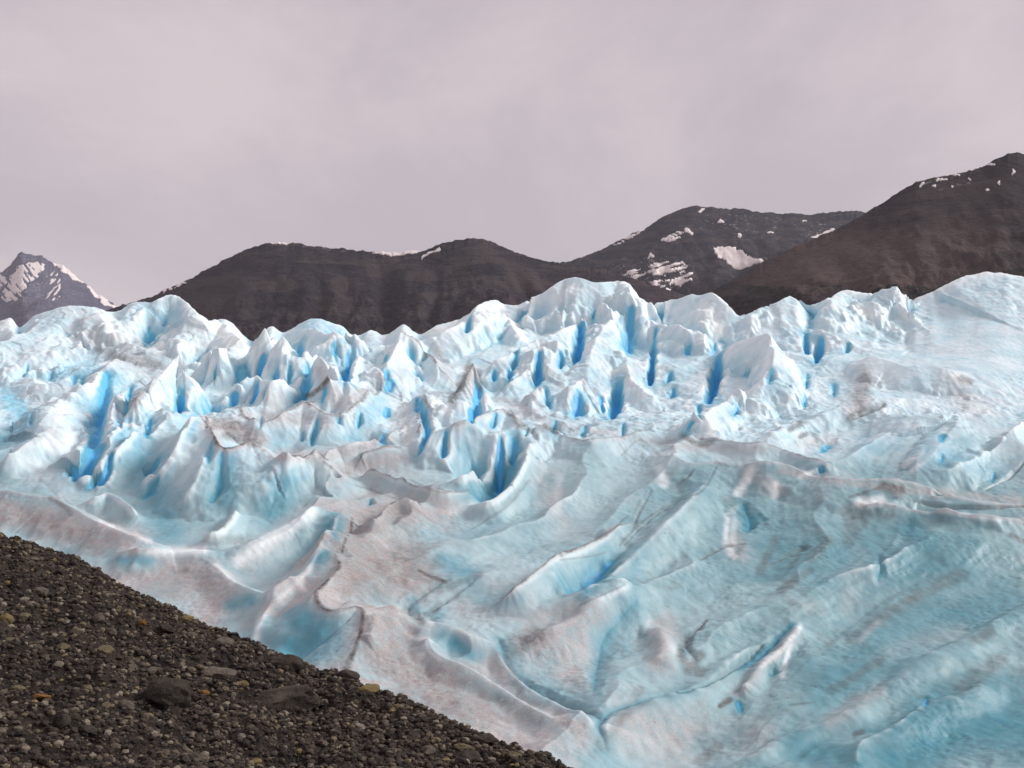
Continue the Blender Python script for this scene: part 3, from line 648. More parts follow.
root = bpy.data.objects.new('glacier', None); COL.objects.link(root)
root.location = (0, 200, -20)
root['label'] = 'pale blue glacier of jagged ice ridges spreading beyond the dark moraine'; root['category'] = 'glacier'
NRM = grid_normals(PTS).reshape(-1, 3)
CO = PTS.reshape(-1, 3).astype(f32) - np.array(root.location[:], f32)
QF = grid_faces(NR, NC)
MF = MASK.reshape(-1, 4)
fl = labels.reshape(-1)[QF]
face_lab = np.where((fl == fl[:, :1]).all(1), fl[:, 0], 0)
fg = face_lab.reshape(NR - 1, NC - 1)
for i in range(1, part_n[0] + 1):        # keep every serac in one piece; loose scraps go back to the ice field
    rr, cc_ = np.where(fg == i)
    if not len(rr): continue
    r0, r1, c0, c1 = rr.min(), rr.max() + 1, cc_.min(), cc_.max() + 1
    mk_ = fg[r0:r1, c0:c1] == i
    best_ = None; todo = mk_.copy()
    while todo.any():
        g = np.zeros_like(mk_); q0 = np.argwhere(todo); g[tuple(q0[len(q0) // 2])] = True
        while True:
            n_ = g.copy(); n_[1:] |= g[:-1]; n_[:-1] |= g[1:]; n_[:, 1:] |= g[:, :-1]; n_[:, :-1] |= g[:, 1:]; n_ &= mk_
            if (n_ == g).all(): break
            g = n_
        if best_ is None or g.sum() > best_.sum(): best_ = g
        todo &= ~g
        if todo.sum() < best_.sum(): break
    sub = fg[r0:r1, c0:c1]; sub[mk_ & ~best_] = 0
face_lab = fg.reshape(-1)
def ice_part(name, sel):
    co, q, nr, mk, mz_ = compact(CO, QF[sel], NRM, MF, MZ)
    me = make_mesh(name, co, q)
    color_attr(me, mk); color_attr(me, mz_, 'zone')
    me.normals_split_custom_set_from_vertices(nr.tolist())
    return link(name, me, ICE, root)
ice_part('ice_field', face_lab == 0)
for i in range(1, part_n[0] + 1):
    sel = face_lab == i
    if sel.sum() > 300: ice_part('serac', sel)

# ------------------------------------------------------------------ HILLS
def hill_mat(name, dark, brown, tan, scree, snow_dust=0.0, veg=0.0):
    k = NT(name)
    sc, vg, sn_, _ = k.attr()
    big = k.pos(); strata = k.pos((.15, .15, .55))
    a = k.noise(big, .006, 6, .6); b = k.noise(strata, .045, 5, .65, .6); d = k.noise(big, .05, 6, .65)
    c = k.mix(k.ramp(a, .35, .65), dark, brown)
    c = k.mix(k.math('MULTIPLY', k.ramp(b, .45, .58), .8), c, tan)
    c = k.mix(k.math('MULTIPLY', k.ramp(b, .5, .36), .45), c, dark)
    c = k.mix(k.math('MULTIPLY', sc, k.ramp(d, .3, .6, .55, 1.0)), c, scree)
    c = k.mix(k.ramp(k.math('ADD', k.math('MULTIPLY', d, .9), k.math('MULTIPLY', vg, .9)), .88, 1.0), c, lin(38, 36, 30))
    c = k.mix(k.math('MULTIPLY', sn_, k.ramp(d, .56, .66)), c, lin(225, 222, 226))
    e = k.noise(big, .16, 6, .7); c = k.mix(k.math('MULTIPLY', k.ramp(e, .5, .7), .4), c, tan); c = k.mix(k.math('MULTIPLY', k.ramp(e, .5, .32), .5), c, dark)
    nm = k.bump(d, 22, 1); nm = k.bump(e, 9, .9, nm); nm = k.bump(b, 16, .9, nm)
    return k.done(c, .9, nm, .15)

SNOW = (lambda k: k.done(k.mix(k.noise(k.pos(), .03, 5), lin(236, 228, 226), lin(206, 194, 192)), .7, k.bump(k.noise(k.pos(), .08, 4), 3, .5), .2))(NT('old_snow'))

def spot(x, y, rx, ry, tilt=0.0):
    return ([(x + rx * math.cos(a) * (1 + .3 * math.sin(3 * a + x)) , y + ry * math.sin(a) * (1 + .3 * math.cos(2 * a + y)) + tilt * rx * math.cos(a)) for a in [i * math.pi / 5 for i in range(10)]], 0, 0)
def hill(name, crest, D, depth, foot, mat, seed, rough, gully, label, u0, u1, nu, patches=(), scree=None, veg=None, dust=None, dvar=0.0, ravines=()):
    crest = np.array(crest, float)
    U = np.linspace(u0, u1, nu).astype(f32)
    yc = np.interp(U, crest[:, 0], crest[:, 1])
    yc = yc + (fbm(U / 16, U * 0 + seed, 3, seed) + .7 * fbm(U / 5, U * 0 + seed, 3, seed + 2)) * rough
    T = np.concatenate([np.linspace(0, 1, 240), np.linspace(1, 2, 40)[1:]]).astype(f32)
    Dc = D * (1 + dvar * (U - 512) / 512)
    ysm = np.interp(U, crest[:, 0], crest[:, 1]); ysm = blur(ysm.astype(f32), 6, 0)
    TT = T[:, None]
    Zc = (HY - ysm) / F * Dc
    Zx = (HY - yc) / F * Dc - Zc
    dd = Dc[None, :] + np.where(TT < 1, (TT - 1) * depth, (TT - 1) * depth * .8)
    fr = np.where(TT < 1, TT, 2 - TT)
    prof = fr ** 1.15
    zz = foot + (Zc[None, :] - foot) * prof + Zx[None, :] * np.exp(-((1 - TT) / .05) ** 2)
    xx = (U[None, :] - CX) / F * Dc[None, :] * np.ones_like(TT)
    xx = xx + (dd - Dc[None, :]) * ((U[None, :] - CX) / F)
    env = np.where(TT < 1, np.clip((1 - TT) / .35, 0, 1) ** 1.3, .3 * np.clip((TT - 1) / .3, 0, 1)) * np.clip(TT / .1, 0, 1)
    sc = D / 3500.0
    wob = fbm(xx / (420 * sc), dd / (420 * sc), 3, seed + 5) * 90 * sc
    g = np.abs(perlin((xx + wob) / (230 * sc), dd / (900 * sc), seed + 9)) + .5 * np.abs(perlin((xx + wob) / (90 * sc), dd / (420 * sc), seed + 12))
    zz = zz + (g - .45) * gully * env + (fbm(xx / (160 * sc), dd / (160 * sc), 5, seed + 20) * gully * .5 - ridged(xx / (120 * sc), dd / (200 * sc), 4, seed + 25) * gully * .55) * env
    led = fbm(xx / (700 * sc), zz / (38 * sc), 3, seed + 30)          # rock ledges
    dd = dd + led * 6 * sc * env
    for (ra, rb, rw, rd) in ravines:
        uu = CX + F * xx / dd
        zz = zz - rd * sc * np.exp(-((uu - (ra + (rb - ra) * (1 - TT))) / (rw * (1 + .8 * (1 - TT)))) ** 2) * np.clip((1 - TT) / .12, 0, 1) * (TT < 1)
    P = np.stack([xx, dd, zz], -1)
    yi = HY - F * zz / dd; ui = CX + F * xx / dd
    m = np.zeros(P.shape[:2] + (4,), f32)
    for ch, lst in ((0, scree), (1, veg), (2, dust)):
        for (x, y, rx, ry, a) in (lst or ()):
            q = np.hypot((ui - x) / rx, (yi - y) / ry) * (1 + .4 * fbm(ui / 14, yi / 9, 3, seed + ch))
            m[..., ch] = np.maximum(m[..., ch], a * sstep(1.1, .4, q))
    me = make_mesh(name, P, grid_faces(*P.shape[:2])); color_attr(me, m.reshape(-1, 4))
    o = link(name, me, mat, None, kind='structure', label=label)
    # snow lying on the slope: slabs with real thickness following the ground
    q = grid_faces(*P.shape[:2]); pf = P.reshape(-1, 3)
    uc = ui.reshape(-1)[q].mean(1); yv = yi.reshape(-1)[q].mean(1)
    front = np.repeat(np.arange(P.shape[0] - 1), P.shape[1] - 1) < 239
    for (poly, streak, cut) in patches:
        poly = np.array(poly, float)
        ins = np.zeros(len(q), bool); n = len(poly)
        ju = uc + fbm(uc / 12, yv / 7, 3, seed + 44) * 4; jy = yv + fbm(uc / 12, yv / 7, 3, seed + 47) * 2.2
        for i in range(n):
            x0, y0 = poly[i]; x1, y1 = poly[(i + 1) % n]
            cnd = ((y0 > jy) != (y1 > jy)) & (ju < (x1 - x0) * (jy - y0) / (y1 - y0 + 1e-9) + x0)
            ins ^= cnd
        sel = ins & front
        if streak:
            ca, sa = math.cos(streak), math.sin(streak)
            s = fbm((uc * ca + yv * sa) / 16, (-uc * sa + yv * ca) / 3.2, 3, seed + 60)
            sel &= s > cut
        if sel.sum() < 3: continue
        co, qq, yy = compact(pf, q[sel], yi.reshape(-1))
        th = 1.0 * sc
        top = co + np.array([0, -th * .5, th], f32)
        # rim skirt
        e = np.concatenate([qq[:, [0, 1]], qq[:, [1, 2]], qq[:, [2, 3]], qq[:, [3, 0]]])
        key = np.sort(e, 1); kk_, inv, cnt = np.unique(key, axis=0, return_inverse=True, return_counts=True)
        rim = e[cnt[inv.ravel()] == 1]; nv = len(co)
        skirt = np.stack([rim[:, 1], rim[:, 0], rim[:, 0] + nv, rim[:, 1] + nv], 1)
        me2 = make_mesh('snow_patch', np.concatenate([top, co - np.array([0, 0, th], f32)]), np.concatenate([qq, skirt]))
        link('snow_patch', me2, SNOW, o)
    return o

M_B = hill_mat('brown_hill_rock', lin(48, 41, 53), lin(64, 54, 62), lin(84, 74, 72), lin(84, 70, 66))
M_C = hill_mat('dark_hill_rock', lin(42, 39, 52), lin(56, 51, 61), lin(80, 73, 73), lin(82, 68, 66))
M_D = hill_mat('brown_scree_rock', lin(49, 41, 48), lin(64, 53, 57), lin(78, 65, 64), lin(108, 90, 85))
M_A = hill_mat('hazed_peak_rock', lin(84, 84, 106), lin(102, 102, 122), lin(112, 110, 124), lin(96, 96, 114))  # rock lightened and blued: distance haze put into its colour

FOOT = -60
hill('snowy_mountain', [(-300, 330), (-120, 300), (-40, 290), (0, 272), (10, 266), (18, 254), (22, 250), (27, 253), (40, 257), (55, 263), (68, 268), (80, 280), (95, 292), (110, 302), (130, 312), (200, 340), (400, 380)], 9000, 2600, FOOT, M_A, 101, 2.2, 160,
     'distant grey peak streaked with snow', -330, 330, 760,
     patches=[([(2, 292), (16, 268), (28, 262), (44, 262), (42, 270), (26, 288), (16, 300), (6, 302)], .9, -.18), ([(52, 262), (68, 266), (78, 276), (84, 282), (74, 280), (60, 270)], 0, 0), ([(84, 284), (96, 291), (112, 303), (118, 308), (104, 304), (92, 295)], 0, 0), ([(-60, 300), (0, 274), (8, 280), (-10, 300), (-40, 315)], .9, -.1), ([(44, 300), (54, 270), (62, 278), (60, 300)], -.9, .25)], dust=[(20, 280, 40, 30, .8), (60, 285, 30, 20, .4)])
hill('brown_hill', [(-200, 400), (60, 330), (110, 309), (150, 297), (165, 290), (190, 279), (220, 262), (245, 250), (262, 244), (280, 242), (300, 244), (340, 249), (375, 252), (400, 253), (425, 250), (440, 244), (455, 240), (476, 238), (495, 243), (515, 252), (540, 260), (560, 263), (600, 268), (700, 300), (900, 350)], 3300, 1100, FOOT, M_B, 201, 1.7, 90,
     'dark brown hill with faint rock bands behind the left half of the ice', -220, 880, 1100,
     patches=[([(372, 252), (392, 249), (412, 249), (428, 247), (420, 252), (404, 256), (388, 257), (378, 254)], 0, 0), ([(268, 243), (282, 240), (294, 242), (284, 245)], 0, 0), ([(160, 292), (184, 280), (186, 282), (162, 294)], .5, -.1), ([(420, 257), (440, 247), (442, 249), (422, 259)], 0, 0)],
     ravines=[(378, 424, 8, 30), (440, 412, 7, 14)], scree=[(210, 300, 60, 25, .5), (350, 310, 60, 20, .3)], veg=[(300, 330, 80, 14, .25)], dust=[(320, 247, 40, 6, .4)])
hill('dark_hill', [(250, 400), (420, 310), (520, 275), (560, 263), (580, 258), (600, 250), (625, 238), (645, 228), (665, 216), (680, 209), (695, 205), (712, 208), (735, 208), (760, 212), (790, 214), (815, 214), (840, 211), (866, 212), (900, 216), (1000, 240), (1200, 330)], 5200, 1900, FOOT, M_C, 301, 1.7, 150,
     'dark hill with ragged snow patches between two brown hills', 230, 1200, 1000,
     patches=[([(640, 272), (656, 262), (680, 262), (690, 266), (686, 272), (664, 276)], -.3, -.12), ([(622, 276), (640, 268), (648, 272), (640, 278), (628, 284)], -.3, .0), ([(628, 290), (650, 282), (676, 278), (694, 272), (692, 280), (668, 290), (640, 298)], -.3, -.14), ([(650, 300), (680, 292), (690, 288), (690, 294), (668, 302)], -.3, -.1), ([(712, 248), (728, 247), (742, 252), (762, 262), (748, 266), (736, 270), (726, 262)], 0, 0),
              ([(612, 245), (640, 231), (646, 230), (622, 243)], .5, -.1), ([(660, 240), (680, 230), (684, 232), (664, 242)], .5, -.1), ([(812, 238), (832, 228), (840, 228), (822, 240)], -.4, -.1), spot(672, 240, 8, 1.6, -.4), spot(690, 232, 5, 2, .2), spot(741, 235, 3, 1.2), spot(703, 211, 2, 1.4), spot(652, 256, 4, 1.4, -.3), spot(690, 252, 2, 1), spot(805, 221, 3, 1), spot(722, 222, 2, 1), spot(770, 232, 2, .9)],
     dust=[(650, 275, 50, 24, .7), (740, 225, 60, 16, .35), (820, 230, 30, 12, .5)], scree=[(690, 285, 30, 18, .5)])
hill('scree_hill', [(450, 400), (600, 330), (680, 302), (720, 287), (760, 264), (800, 244), (830, 232), (850, 222), (868, 212), (885, 201), (900, 191), (918, 181), (940, 177), (965, 172), (985, 165), (1004, 155), (1018, 152), (1030, 156), (1060, 150), (1120, 140), (1250, 160), (1400, 220)], 2500, 950, FOOT, M_D, 401, 1.4, 36,
     'large brown scree hill rising at the right', 430, 1400, 1000,
     patches=[spot(922, 184, 4, 1.3, -.3), spot(934, 186, 3, 1.3), spot(942, 180, 6, 1.2, -.25), spot(958, 175, 5, 1.2, -.2), spot(975, 168, 6, 1.2, -.4), spot(987, 190, 3, 1.1), spot(998, 182, 1.6, 1.6), spot(1014, 173, 1.3, 2), spot(952, 186, 2, 1), spot(968, 180, 1.6, .9), spot(992, 164, 3, 1)],
     scree=[(880, 262, 150, 46, .95), (960, 240, 70, 30, .6), (780, 275, 70, 24, .7)], veg=[(770, 294, 50, 14, .62), (735, 302, 34, 12, .62), (905, 292, 60, 12, .58), (1015, 275, 26, 12, .62), (830, 288, 40, 8, .55), (900, 255, 14, 4, .45)], dust=[(940, 182, 40, 8, .5)])

# valley floor to the horizon
kg = NT('valley_floor_rock'); GM = kg.done(kg.mix(kg.noise(kg.pos(), .01, 5), lin(60, 52, 48), lin(84, 74, 68)), .9)
gp = np.array([[-14000, -1500, FOOT], [14000, -1500, FOOT], [14000, 16000, FOOT], [-14000, 16000, FOOT]], f32)
link('valley_floor', make_mesh('valley_floor', gp, np.array([[0, 1, 2, 3]])), GM, None, kind='structure', label='rocky valley floor reaching under the hills')

# ------------------------------------------------------------------ MORAINE
mcrest = np.array([(-400, 470), (-100, 508), (0, 534), (45, 549), (75, 557), (110, 578), (140, 594), (170, 607), (198, 620), (225, 632), (249, 640), (292, 662), (328, 674), (348, 675), (363, 686), (400, 697), (419, 706), (442, 717), (470, 729), (505, 746), (548, 757), (575, 775), (700, 840), (1100, 1000), (1500, 1150)], float)
mU = np.arange(-260, 980, 1.6).astype(f32)
myc = (np.interp(mU, mcrest[:, 0], mcrest[:, 1]) + fbm(mU / 18, mU * 0, 4, 71, .65) * 4.5).astype(f32)
mDc = (25 - 10 * sstep(-100, 700, mU)).astype(f32)
def moraine_at(t, ui):
    """t 0 (near) .. 1 (brow) .. 3 (down the far side)"""
    yc = np.interp(ui, mU, myc); dc = np.interp(ui, mU, mDc)
    near = np.minimum(6.0 + 0.0 * ui, dc * .6)
    zc = (HY - yc) / F * dc
    zn = np.minimum(zc - .2, -3.3 - 0.0021 * np.maximum(ui, -200)) 
    d = np.where(t <= 1, near + (dc - near) * t, dc + (t - 1) * 24)
    z = np.where(t <= 1, zn + (zc - zn) * t ** 1.0, zc - (t - 1) ** 1.2 * 15)
    # round brow
    x = (ui - CX) / F * d
    return x, d, z
tt = np.concatenate([np.linspace(0, 1, 300) ** 0.9, np.linspace(1, 3, 80)[1:]]).astype(f32)
TT, UU = np.meshgrid(tt, mU, indexing='ij')
mx, md, mz = moraine_at(TT, UU)
def mbump(x, d):
    return fbm(x / 2.6, d / 2.6, 3, 81) * .24 + fbm(x / .8, d / .8, 4, 85, .6) * .12 + (worley(x / .23, d / .23, 89)[0] - .5) * -.055
env = np.clip(np.abs(1 - TT) / .10, .12, 1)
mz = mz + mbump(mx, md) * env
k = NT('moraine_soil')
q = k.pos(); a = k.noise(q, .5, 5, .6); b = k.noise(q, 5, 6, .7); d = k.noise(q, 26, 5, .7)
c = k.mix(k.ramp(a, .35, .65), lin(42, 36, 33), lin(66, 57, 51)); c = k.mix(k.ramp(b, .48, .72), c, lin(80, 71, 62)); c = k.mix(k.math('MULTIPLY', k.ramp(d, .55, .7), .6), c, lin(112, 102, 90)); c = k.mix(k.ramp(d, .46, .3), c, lin(34, 30, 28)); c = k.mix(k.math('MULTIPLY', k.ramp(k.noise(q, .7, 5, .6, .5), .42, .62), .75), c, lin(30, 26, 24))
MOR = k.done(c, .92, k.bump(d, .04, 1, k.bump(b, .12, .9)), .15)
link('moraine_slope', make_mesh('moraine_slope', np.stack([mx, md, mz], -1), grid_faces(*mx.shape)), MOR, None, kind='structure', label='dark gravel moraine slope in the foreground')

def place(u, t):
    x, d, z = moraine_at(np.array([t], f32), np.array([u], f32))
    e = np.clip(np.abs(1 - t) / .10, .12, 1)
    z = z + mbump(x, d) * e
    return float(x[0]), float(d[0]), float(z[0])

# rock shapes
import bmesh
def rock_mesh(name, seed, sub, flat, ang):
    bm = bmesh.new(); bmesh.ops.create_icosphere(bm, subdivisions=sub, radius=1)
    rng = np.random.RandomState(seed)
    co = np.array([v.co[:] for v in bm.verts])
    n = rng.randn(9, 3); n /= np.linalg.norm(n, axis=1)[:, None]; h = .58 + .34 * rng.rand(9)
    s = np.ones(len(co))
    for ni, hi in zip(n, h):
        dt = co @ ni
        s = np.where(dt > 0, np.minimum(s, hi / np.maximum(dt, 1e-3)), s)
    s = ang * s + (1 - ang) * (s * .4 + .6)
    co = co * s[:, None]
    if sub > 2:
        co *= (1 + .10 * fbm(co[:, 0] * 2 + seed + co[:, 2], co[:, 1] * 2 + co[:, 2] * 1.6, 4, seed, .6))[:, None]
    co *= np.array([1, .6 + .35 * rng.rand(), flat])
    for v, q in zip(bm.verts, co): v.co = q
    for f_ in bm.faces: f_.smooth = ang < .75
    me = bpy.data.meshes.new(name); bm.to_mesh(me); bm.free()
    return me
def rock_mat(name, c1, c2):
    k = NT(name); tc = k.n('ShaderNodeTexCoord'); oi = k.n('ShaderNodeObjectInfo')
    ad = k.n('ShaderNodeVectorMath', operation='ADD')
    k.t.links.new(tc.outputs['Object'], ad.inputs[0]); k.t.links.new(oi.outputs['Location'], ad.inputs[1])
    v = ad.outputs[0]
    a = k.noise(v, 1.2, 5, .65); b = k.noise(v, 9, 5, .7)
    c = k.mix(k.ramp(a, .3, .7), c1, c2); c = k.mix(k.math('MULTIPLY', k.ramp(b, .55, .7), .5), c, lin(52, 46, 42))
    return k.done(c, .85, k.bump(b, .12, .9, k.bump(a, .25, .8)), .2)
RM = {'grey': rock_mat('grey_stone', lin(108, 99, 89), lin(144, 133, 119)), 'dark': rock_mat('dark_stone', lin(66, 59, 53), lin(98, 89, 80)), 'tan': rock_mat('tan_stone', lin(124, 111, 88), lin(150, 137, 110)),
      'yellow': rock_mat('yellow_stone', lin(146, 128, 86), lin(170, 152, 108)), 'orange': rock_mat('orange_stone', lin(146, 104, 52), lin(170, 128, 72)), 'pale': rock_mat('pale_stone', lin(150, 140, 126), lin(178, 168, 152))}
RK = {}
def rock(kind, i):
    key = (kind, i)
    if key not in RK:
        me = rock_mesh('stone_%d' % i, 40 + i, 4, .5 + .06 * (i % 5), (.95, .75, .9, .6)[i % 4])
        me.materials.append(RM[kind]); RK[key] = me
    return RK[key]
def solve_t(u, y):
    ts = np.linspace(0, 1, 400).astype(f32)
    x, d, z = moraine_at(ts, np.full(400, u, f32))
    z = z + mbump(x, d) * np.clip(np.abs(1 - ts) / .10, .12, 1)
    yy = HY - F * z / d
    i = int(np.argmax(yy <= y)) or 399
    return float(ts[i])
taken = []
def put_stone(u, y, wpx, kind, i, label, group=None, rot=None, fl=1.0, name='stone'):
    t = solve_t(u, y)
    x, d, z = place(u, t)
    r = wpx * .5 * d / F / .85
    o = bpy.data.objects.new(name, rock(kind, i)); COL.objects.link(o)
    o.location = (x, d, z + r * .18 * fl); o.scale = (r, r, r * fl)
    o.rotation_euler = (random.uniform(-.25, .25), random.uniform(-.25, .25), random.uniform(0, 6.28) if rot is None else rot)
    o['label'] = label; o['category'] = 'stone'
    if group: o['group'] = group
    taken.append((u, y, wpx))
for u, y, w, kd, i, lab, rot, fl, nm in [
    (290, 706, 66, 'dark', 0, 'largest dark angular boulder half sunk in the moraine gravel', .2, .9, 'boulder'),
    (167, 703, 44, 'dark', 4, 'dark rounded boulder left of the largest boulder, second in size', .1, .95, 'boulder'),
    (222, 646, 21, 'grey', 1, 'rounded grey stone just under the brow of the moraine', .0, .95, 'stone'),
    (5, 623, 14, 'yellow', 3, 'yellow rounded stone at the left edge of the photo', .3, 1.1, 'stone'),
    (37, 699, 24, 'orange', 2, 'bright orange flat stone in the gravel, widest of the orange ones', .1, .5, 'stone'),
    (186, 621, 14, 'yellow', 1, 'yellowish round stone right below the moraine brow', 0, 1.0, 'stone'),
    (204, 695, 10, 'orange', 1, 'small round orange stone beside the second largest boulder', 0, 1.0, 'stone'),
    (240, 686, 18, 'yellow', 0, 'dull yellow stone above the largest dark boulder, to its left', .4, .8, 'stone'),
    (360, 730, 20, 'pale', 2, 'pale elongated flat stone right of the largest boulder', .2, .6, 'stone'),
    (255, 764, 12, 'yellow', 1, 'small yellow stone at the bottom edge of the photo', 0, .9, 'stone'),
    (368, 692, 22, 'yellow', 2, 'yellowish flat stone lying on the brow of the moraine', .1, .6, 'stone'),
    (466, 760, 26, 'dark', 1, 'dark blocky stone at the bottom of the slope near the ice', .3, .8, 'stone'),
    (484, 742, 28, 'dark', 5, 'dark wide stone on the brow where the slope meets the ice', .1, .7, 'stone'),
    (465, 749, 20, 'tan', 2, 'tan flat stone wedged between two dark stones low on the slope', .2, .5, 'stone'),
    (286, 667, 30, 'dark', 3, 'dark weathered stone breaking the brow line above the largest boulder', .4, .8, 'stone'),
    (348, 680, 22, 'dark', 2, 'dark brown lump of stone standing up on the moraine brow', .2, 1.0, 'stone'),
    (23, 601, 11, 'pale', 1, 'pale stone alone on the dark upper slope', 0, .8, 'stone'),
    (75, 633, 12, 'tan', 0, 'tan stone on the dark slope with only gravel round it', .3, .7, 'stone'),
    (155, 672, 15, 'grey', 0, 'grey angular stone above the second largest boulder', .7, .9, 'stone'),
    (142, 626, 8, 'orange', 3, 'small ochre stone high on the slope', 0, 1.0, 'stone'),
    (545, 758, 16, 'dark', 6, 'dark stone at the last tip of the moraine brow', .2, .8, 'stone'),
    (222, 676, 34, 'grey', 6, 'broad grey-brown flat stone between the brow and the largest boulder', .3, .5, 'stone'),
    (17, 690, 14, 'tan', 1, 'brownish tan stone up left of the bright orange stone', .2, .8, 'stone'),
]:
    put_stone(u, y, w, kd, i, lab, None, rot, fl, nm)
cnt = 0; tries = 0
GL = {'grey': ('small grey stone lying loose in the dark moraine gravel', 'small grey stones on the moraine'), 'dark': ('small dark brown stone lying loose in the moraine gravel', 'small dark stones on the moraine'),
      'tan': ('small tan stone lying loose in the dark moraine gravel', 'small tan stones on the moraine'), 'pale': ('small pale stone lying loose in the dark moraine gravel', 'small pale stones on the moraine')}
while cnt < 262 and tries < 6000:
    tries += 1
    u = random.uniform(-4, 560); yc = float(np.interp(u, mU, myc)); y = random.uniform(yc + 6, 780)
    if y < yc + 6 or (u < 200 and y < 640 and random.random() < .5): continue
    w = 5.0 + 14 * random.random() ** 3 + (y - 600) * .008
    if any((u - a) ** 2 + (y - b) ** 2 < ((w + c_) * .62) ** 2 for a, b, c_ in taken): continue
    kd = random.choices(['grey', 'dark', 'tan', 'pale'], [5, 5, 2.6, .9])[0]
    put_stone(u, y, w, kd, random.randrange(8), GL[kd][0], GL[kd][1], None, random.uniform(.65, 1.05)); cnt += 1

# gravel: tens of thousands of little stones, one object
rng = np.random.RandomState(5)
bases = []
for i in range(6):
    me = rock_mesh('g', 70 + i, 1, .7, .8); me.calc_loop_triangles()
    bases.append((np.array([v.co[:] for v in me.vertices], f32), np.array([p.vertices[:] for p in me.polygons], np.int64)))
    bpy.data.meshes.remove(me)
NG = 84000
gu = rng.uniform(-120, 640, NG).astype(f32); gt = rng.uniform(.02, 1.12, NG).astype(f32) 
gx, gd, gz = moraine_at(gt, gu)
gz = gz + mbump(gx, gd) * np.clip(np.abs(1 - gt) / .10, .12, 1)
gr = (.008 + .046 * rng.rand(NG) ** 5) * (1 + gd * .03)
gcol = rng.rand(NG)
V = []; Q = []; C = []; off = 0
for i in range(6):
    idx = np.where(np.arange(NG) % 6 == i)[0]
    bv, bf = bases[i]
    a = rng.uniform(0, 6.28, len(idx)); tl = rng.uniform(-.5, .5, len(idx))
    ca, sa = np.cos(a)[:, None], np.sin(a)[:, None]; ct, st_ = np.cos(tl)[:, None], np.sin(tl)[:, None]
    x = bv[None, :, 0]; y = bv[None, :, 1]; z = bv[None, :, 2]
    y2 = y * ct - z * st_; z2 = y * st_ + z * ct
    r = gr[idx][:, None]
    vv = np.stack([gx[idx][:, None] + (x * ca - y2 * sa) * r, gd[idx][:, None] + (x * sa + y2 * ca) * r, gz[idx][:, None] + (z2 + .25) * r], -1)
    V.append(vv.reshape(-1, 3))
    Q.append((bf[None] + (np.arange(len(idx)) * len(bv))[:, None, None] + off).reshape(-1, 3))
    C.append(np.repeat(gcol[idx], len(bv)))
    off += len(idx) * len(bv)
me = make_mesh('gravel', np.concatenate(V), np.concatenate(Q), False)
cc = np.concatenate(C); color_attr(me, np.stack([cc, cc, cc, cc], -1))
k = NT('gravel_stones'); g0, _, _, _ = k.attr()
cr = k.n('ShaderNodeValToRGB'); k.t.links.new(g0, cr.inputs[0]); cr.color_ramp.interpolation = 'CONSTANT'
el = cr.color_ramp.elements; el[0].color = lin(52, 46, 41)
for p_0, col in ((.2, (60, 52, 47)), (.40, (72, 63, 56)), (.56, (88, 78, 69)), (.68, (64, 59, 55)), (.78, (106, 96, 84)), (.88, (116, 104, 84)), (.945, (138, 128, 114)), (.988, (136, 118, 84))):
    e = el.new(p_0); e.color = lin(*col)
el[-1].color = lin(130, 113, 82)
wet = k.ramp(k.noise(k.pos(), .7, 5, .6, .5), .42, .62)
GRM = k.done(k.mix(wet, k.mix(k.math('MULTIPLY', k.noise(k.pos(), 40, 3), .5), cr.outputs[0], lin(46, 41, 38)), k.mix(.4, cr.outputs[0], lin(30, 26, 24))), .9, None, .15)
link('gravel', me, GRM, None, kind='stuff', label='dark grey-brown gravel covering the moraine slope')

hv = bpy.data.materials.new('haze_air'); hv.use_nodes = True
ht = hv.node_tree; ht.nodes.clear()
ho = ht.nodes.new('ShaderNodeOutputMaterial'); hp = ht.nodes.new('ShaderNodeVolumePrincipled')
hp.inputs['Color'].default_value = (.84, .84, .95, 1); hp.inputs['Density'].default_value = 2.4e-5
ht.links.new(hp.outputs[0], ho.inputs['Volume'])
hx = np.array([[x, y, z] for z in (FOOT - 1, 2600) for x, y in ((-14500, -1600), (14500, -1600), (14500, 16500), (-14500, 16500))], f32)
hq = np.array([[0, 3, 2, 1], [4, 5, 6, 7], [0, 1, 5, 4], [1, 2, 6, 5], [2, 3, 7, 6], [3, 0, 4, 7]])
link('haze', make_mesh('haze', hx, hq, False), hv, None, kind='stuff', label='thin pale haze in the air before the far peaks')

# ------------------------------------------------------------------ sky, sun, air, camera
W = bpy.data.worlds.new('World'); S.world = W; W.use_nodes = True
nt = W.node_tree; nt.nodes.clear()
out = nt.nodes.new('ShaderNodeOutputWorld'); bg = nt.nodes.new('ShaderNodeBackground'); bg.inputs['Strength'].default_value = 0.1
SUN_EL, SUN_AZ = math.radians(33), math.radians(80)      # azimuth clockwise from +Y: from the right, a little behind the ice
skyt = nt.nodes.new('ShaderNodeTexSky'); skyt.sky_type = 'NISHITA'; skyt.sun_disc = False
skyt.sun_elevation = SUN_EL; skyt.sun_rotation = SUN_AZ
tc = nt.nodes.new('ShaderNodeTexCoord'); mp = nt.nodes.new('ShaderNodeMapping'); mp.inputs['Scale'].default_value = (1, 1, 1.7); mp.inputs['Rotation'].default_value = (0, .12, .9)
nt.links.new(tc.outputs['Generated'], mp.inputs[0])
n1_ = nt.nodes.new('ShaderNodeTexNoise'); n1_.inputs['Scale'].default_value = 2.2; n1_.inputs['Detail'].default_value = 7; n1_.inputs['Roughness'].default_value = .6; n1_.inputs['Distortion'].default_value = .4
nt.links.new(mp.outputs[0], n1_.inputs['Vector'])
rp = nt.nodes.new('ShaderNodeMapRange'); rp.interpolation_type = 'SMOOTHSTEP'; rp.inputs[1].default_value = .36; rp.inputs[2].default_value = .68
nt.links.new(n1_.outputs['Fac'], rp.inputs[0])
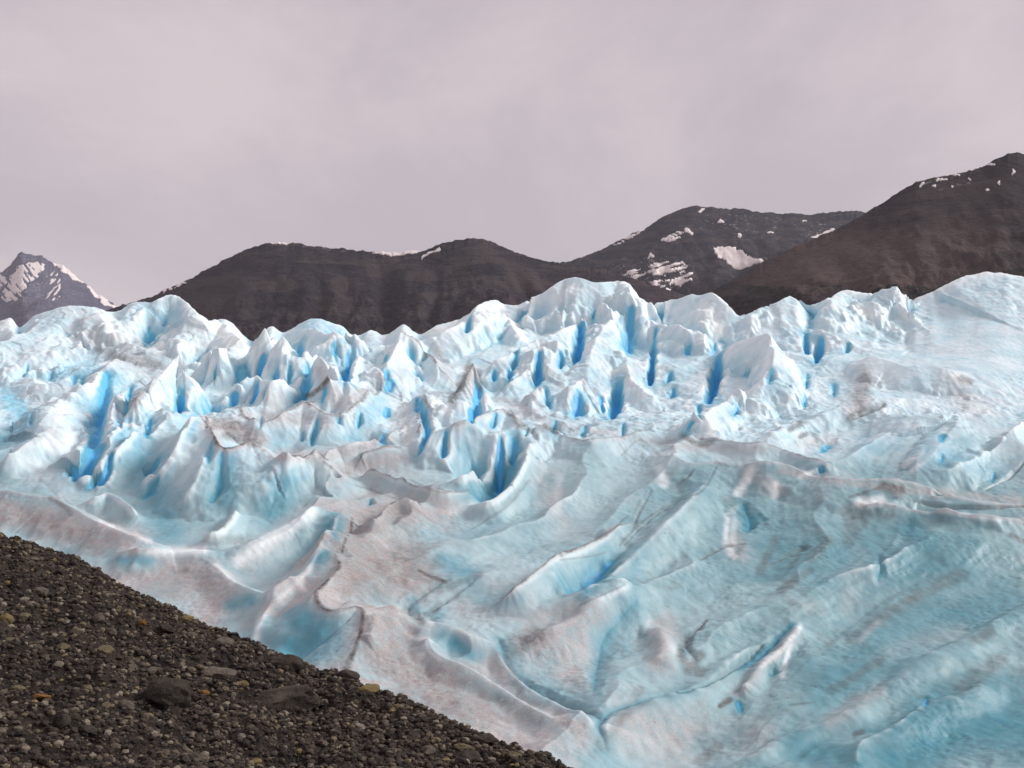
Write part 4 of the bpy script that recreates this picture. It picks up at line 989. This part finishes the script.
def cl(r, g, b, s=10): 
    q = lin(r, g, b); return (q[0] * s, q[1] * s, q[2] * s, 1)
cm = nt.nodes.new('ShaderNodeMix'); cm.data_type = 'RGBA'; cm.inputs[6].default_value = cl(199, 187, 193); cm.inputs[7].default_value = cl(222, 210, 212)
nt.links.new(rp.outputs[0], cm.inputs[0])
# an overcast sky brightens towards the zenith
sep = nt.nodes.new('ShaderNodeSeparateXYZ'); nt.links.new(tc.outputs['Generated'], sep.inputs[0])
zr = nt.nodes.new('ShaderNodeMapRange'); zr.interpolation_type = 'SMOOTHSTEP'; zr.inputs[1].default_value = .42; zr.inputs[2].default_value = .95; zr.inputs[3].default_value = 1; zr.inputs[4].default_value = 1.15
nt.links.new(sep.outputs[2], zr.inputs[0])
vm = nt.nodes.new('ShaderNodeVectorMath'); vm.operation = 'SCALE'
nt.links.new(cm.outputs[2], vm.inputs[0]); nt.links.new(zr.outputs[0], vm.inputs['Scale'])
mx_ = nt.nodes.new('ShaderNodeMix'); mx_.data_type = 'RGBA'; mx_.inputs[0].default_value = .94
nt.links.new(skyt.outputs[0], mx_.inputs[6]); nt.links.new(vm.outputs[0], mx_.inputs[7])
nt.links.new(mx_.outputs[2], bg.inputs[0]); nt.links.new(bg.outputs[0], out.inputs[0])

sl = bpy.data.lights.new('sun', 'SUN'); sl.energy = 3.7; sl.angle = math.radians(20); sl.color = (1, .98, .955)
so = bpy.data.objects.new('sun', sl); COL.objects.link(so)
dirv = Vector((math.sin(SUN_AZ) * math.cos(SUN_EL), math.cos(SUN_AZ) * math.cos(SUN_EL), math.sin(SUN_EL)))
so.rotation_euler = dirv.to_track_quat('Z', 'Y').to_euler(); so.location = dirv * 100

cam = bpy.data.cameras.new('camera'); co_ = bpy.data.objects.new('camera', cam); COL.objects.link(co_)
co_.rotation_euler = (math.pi / 2, 0, 0)
cam.sensor_width = 36; cam.lens = 36 * F / 1024; cam.shift_y = (HY - 384) / 1024
cam.clip_start = .1; cam.clip_end = 80000
S.camera = co_
S.render.engine = 'CYCLES'
S.cycles.use_denoising = True; S.cycles.max_bounces = 10; S.cycles.diffuse_bounces = 6
S.view_settings.view_transform = 'Standard'; S.view_settings.look = 'None'; S.view_settings.exposure = 0; S.view_settings.gamma = 1
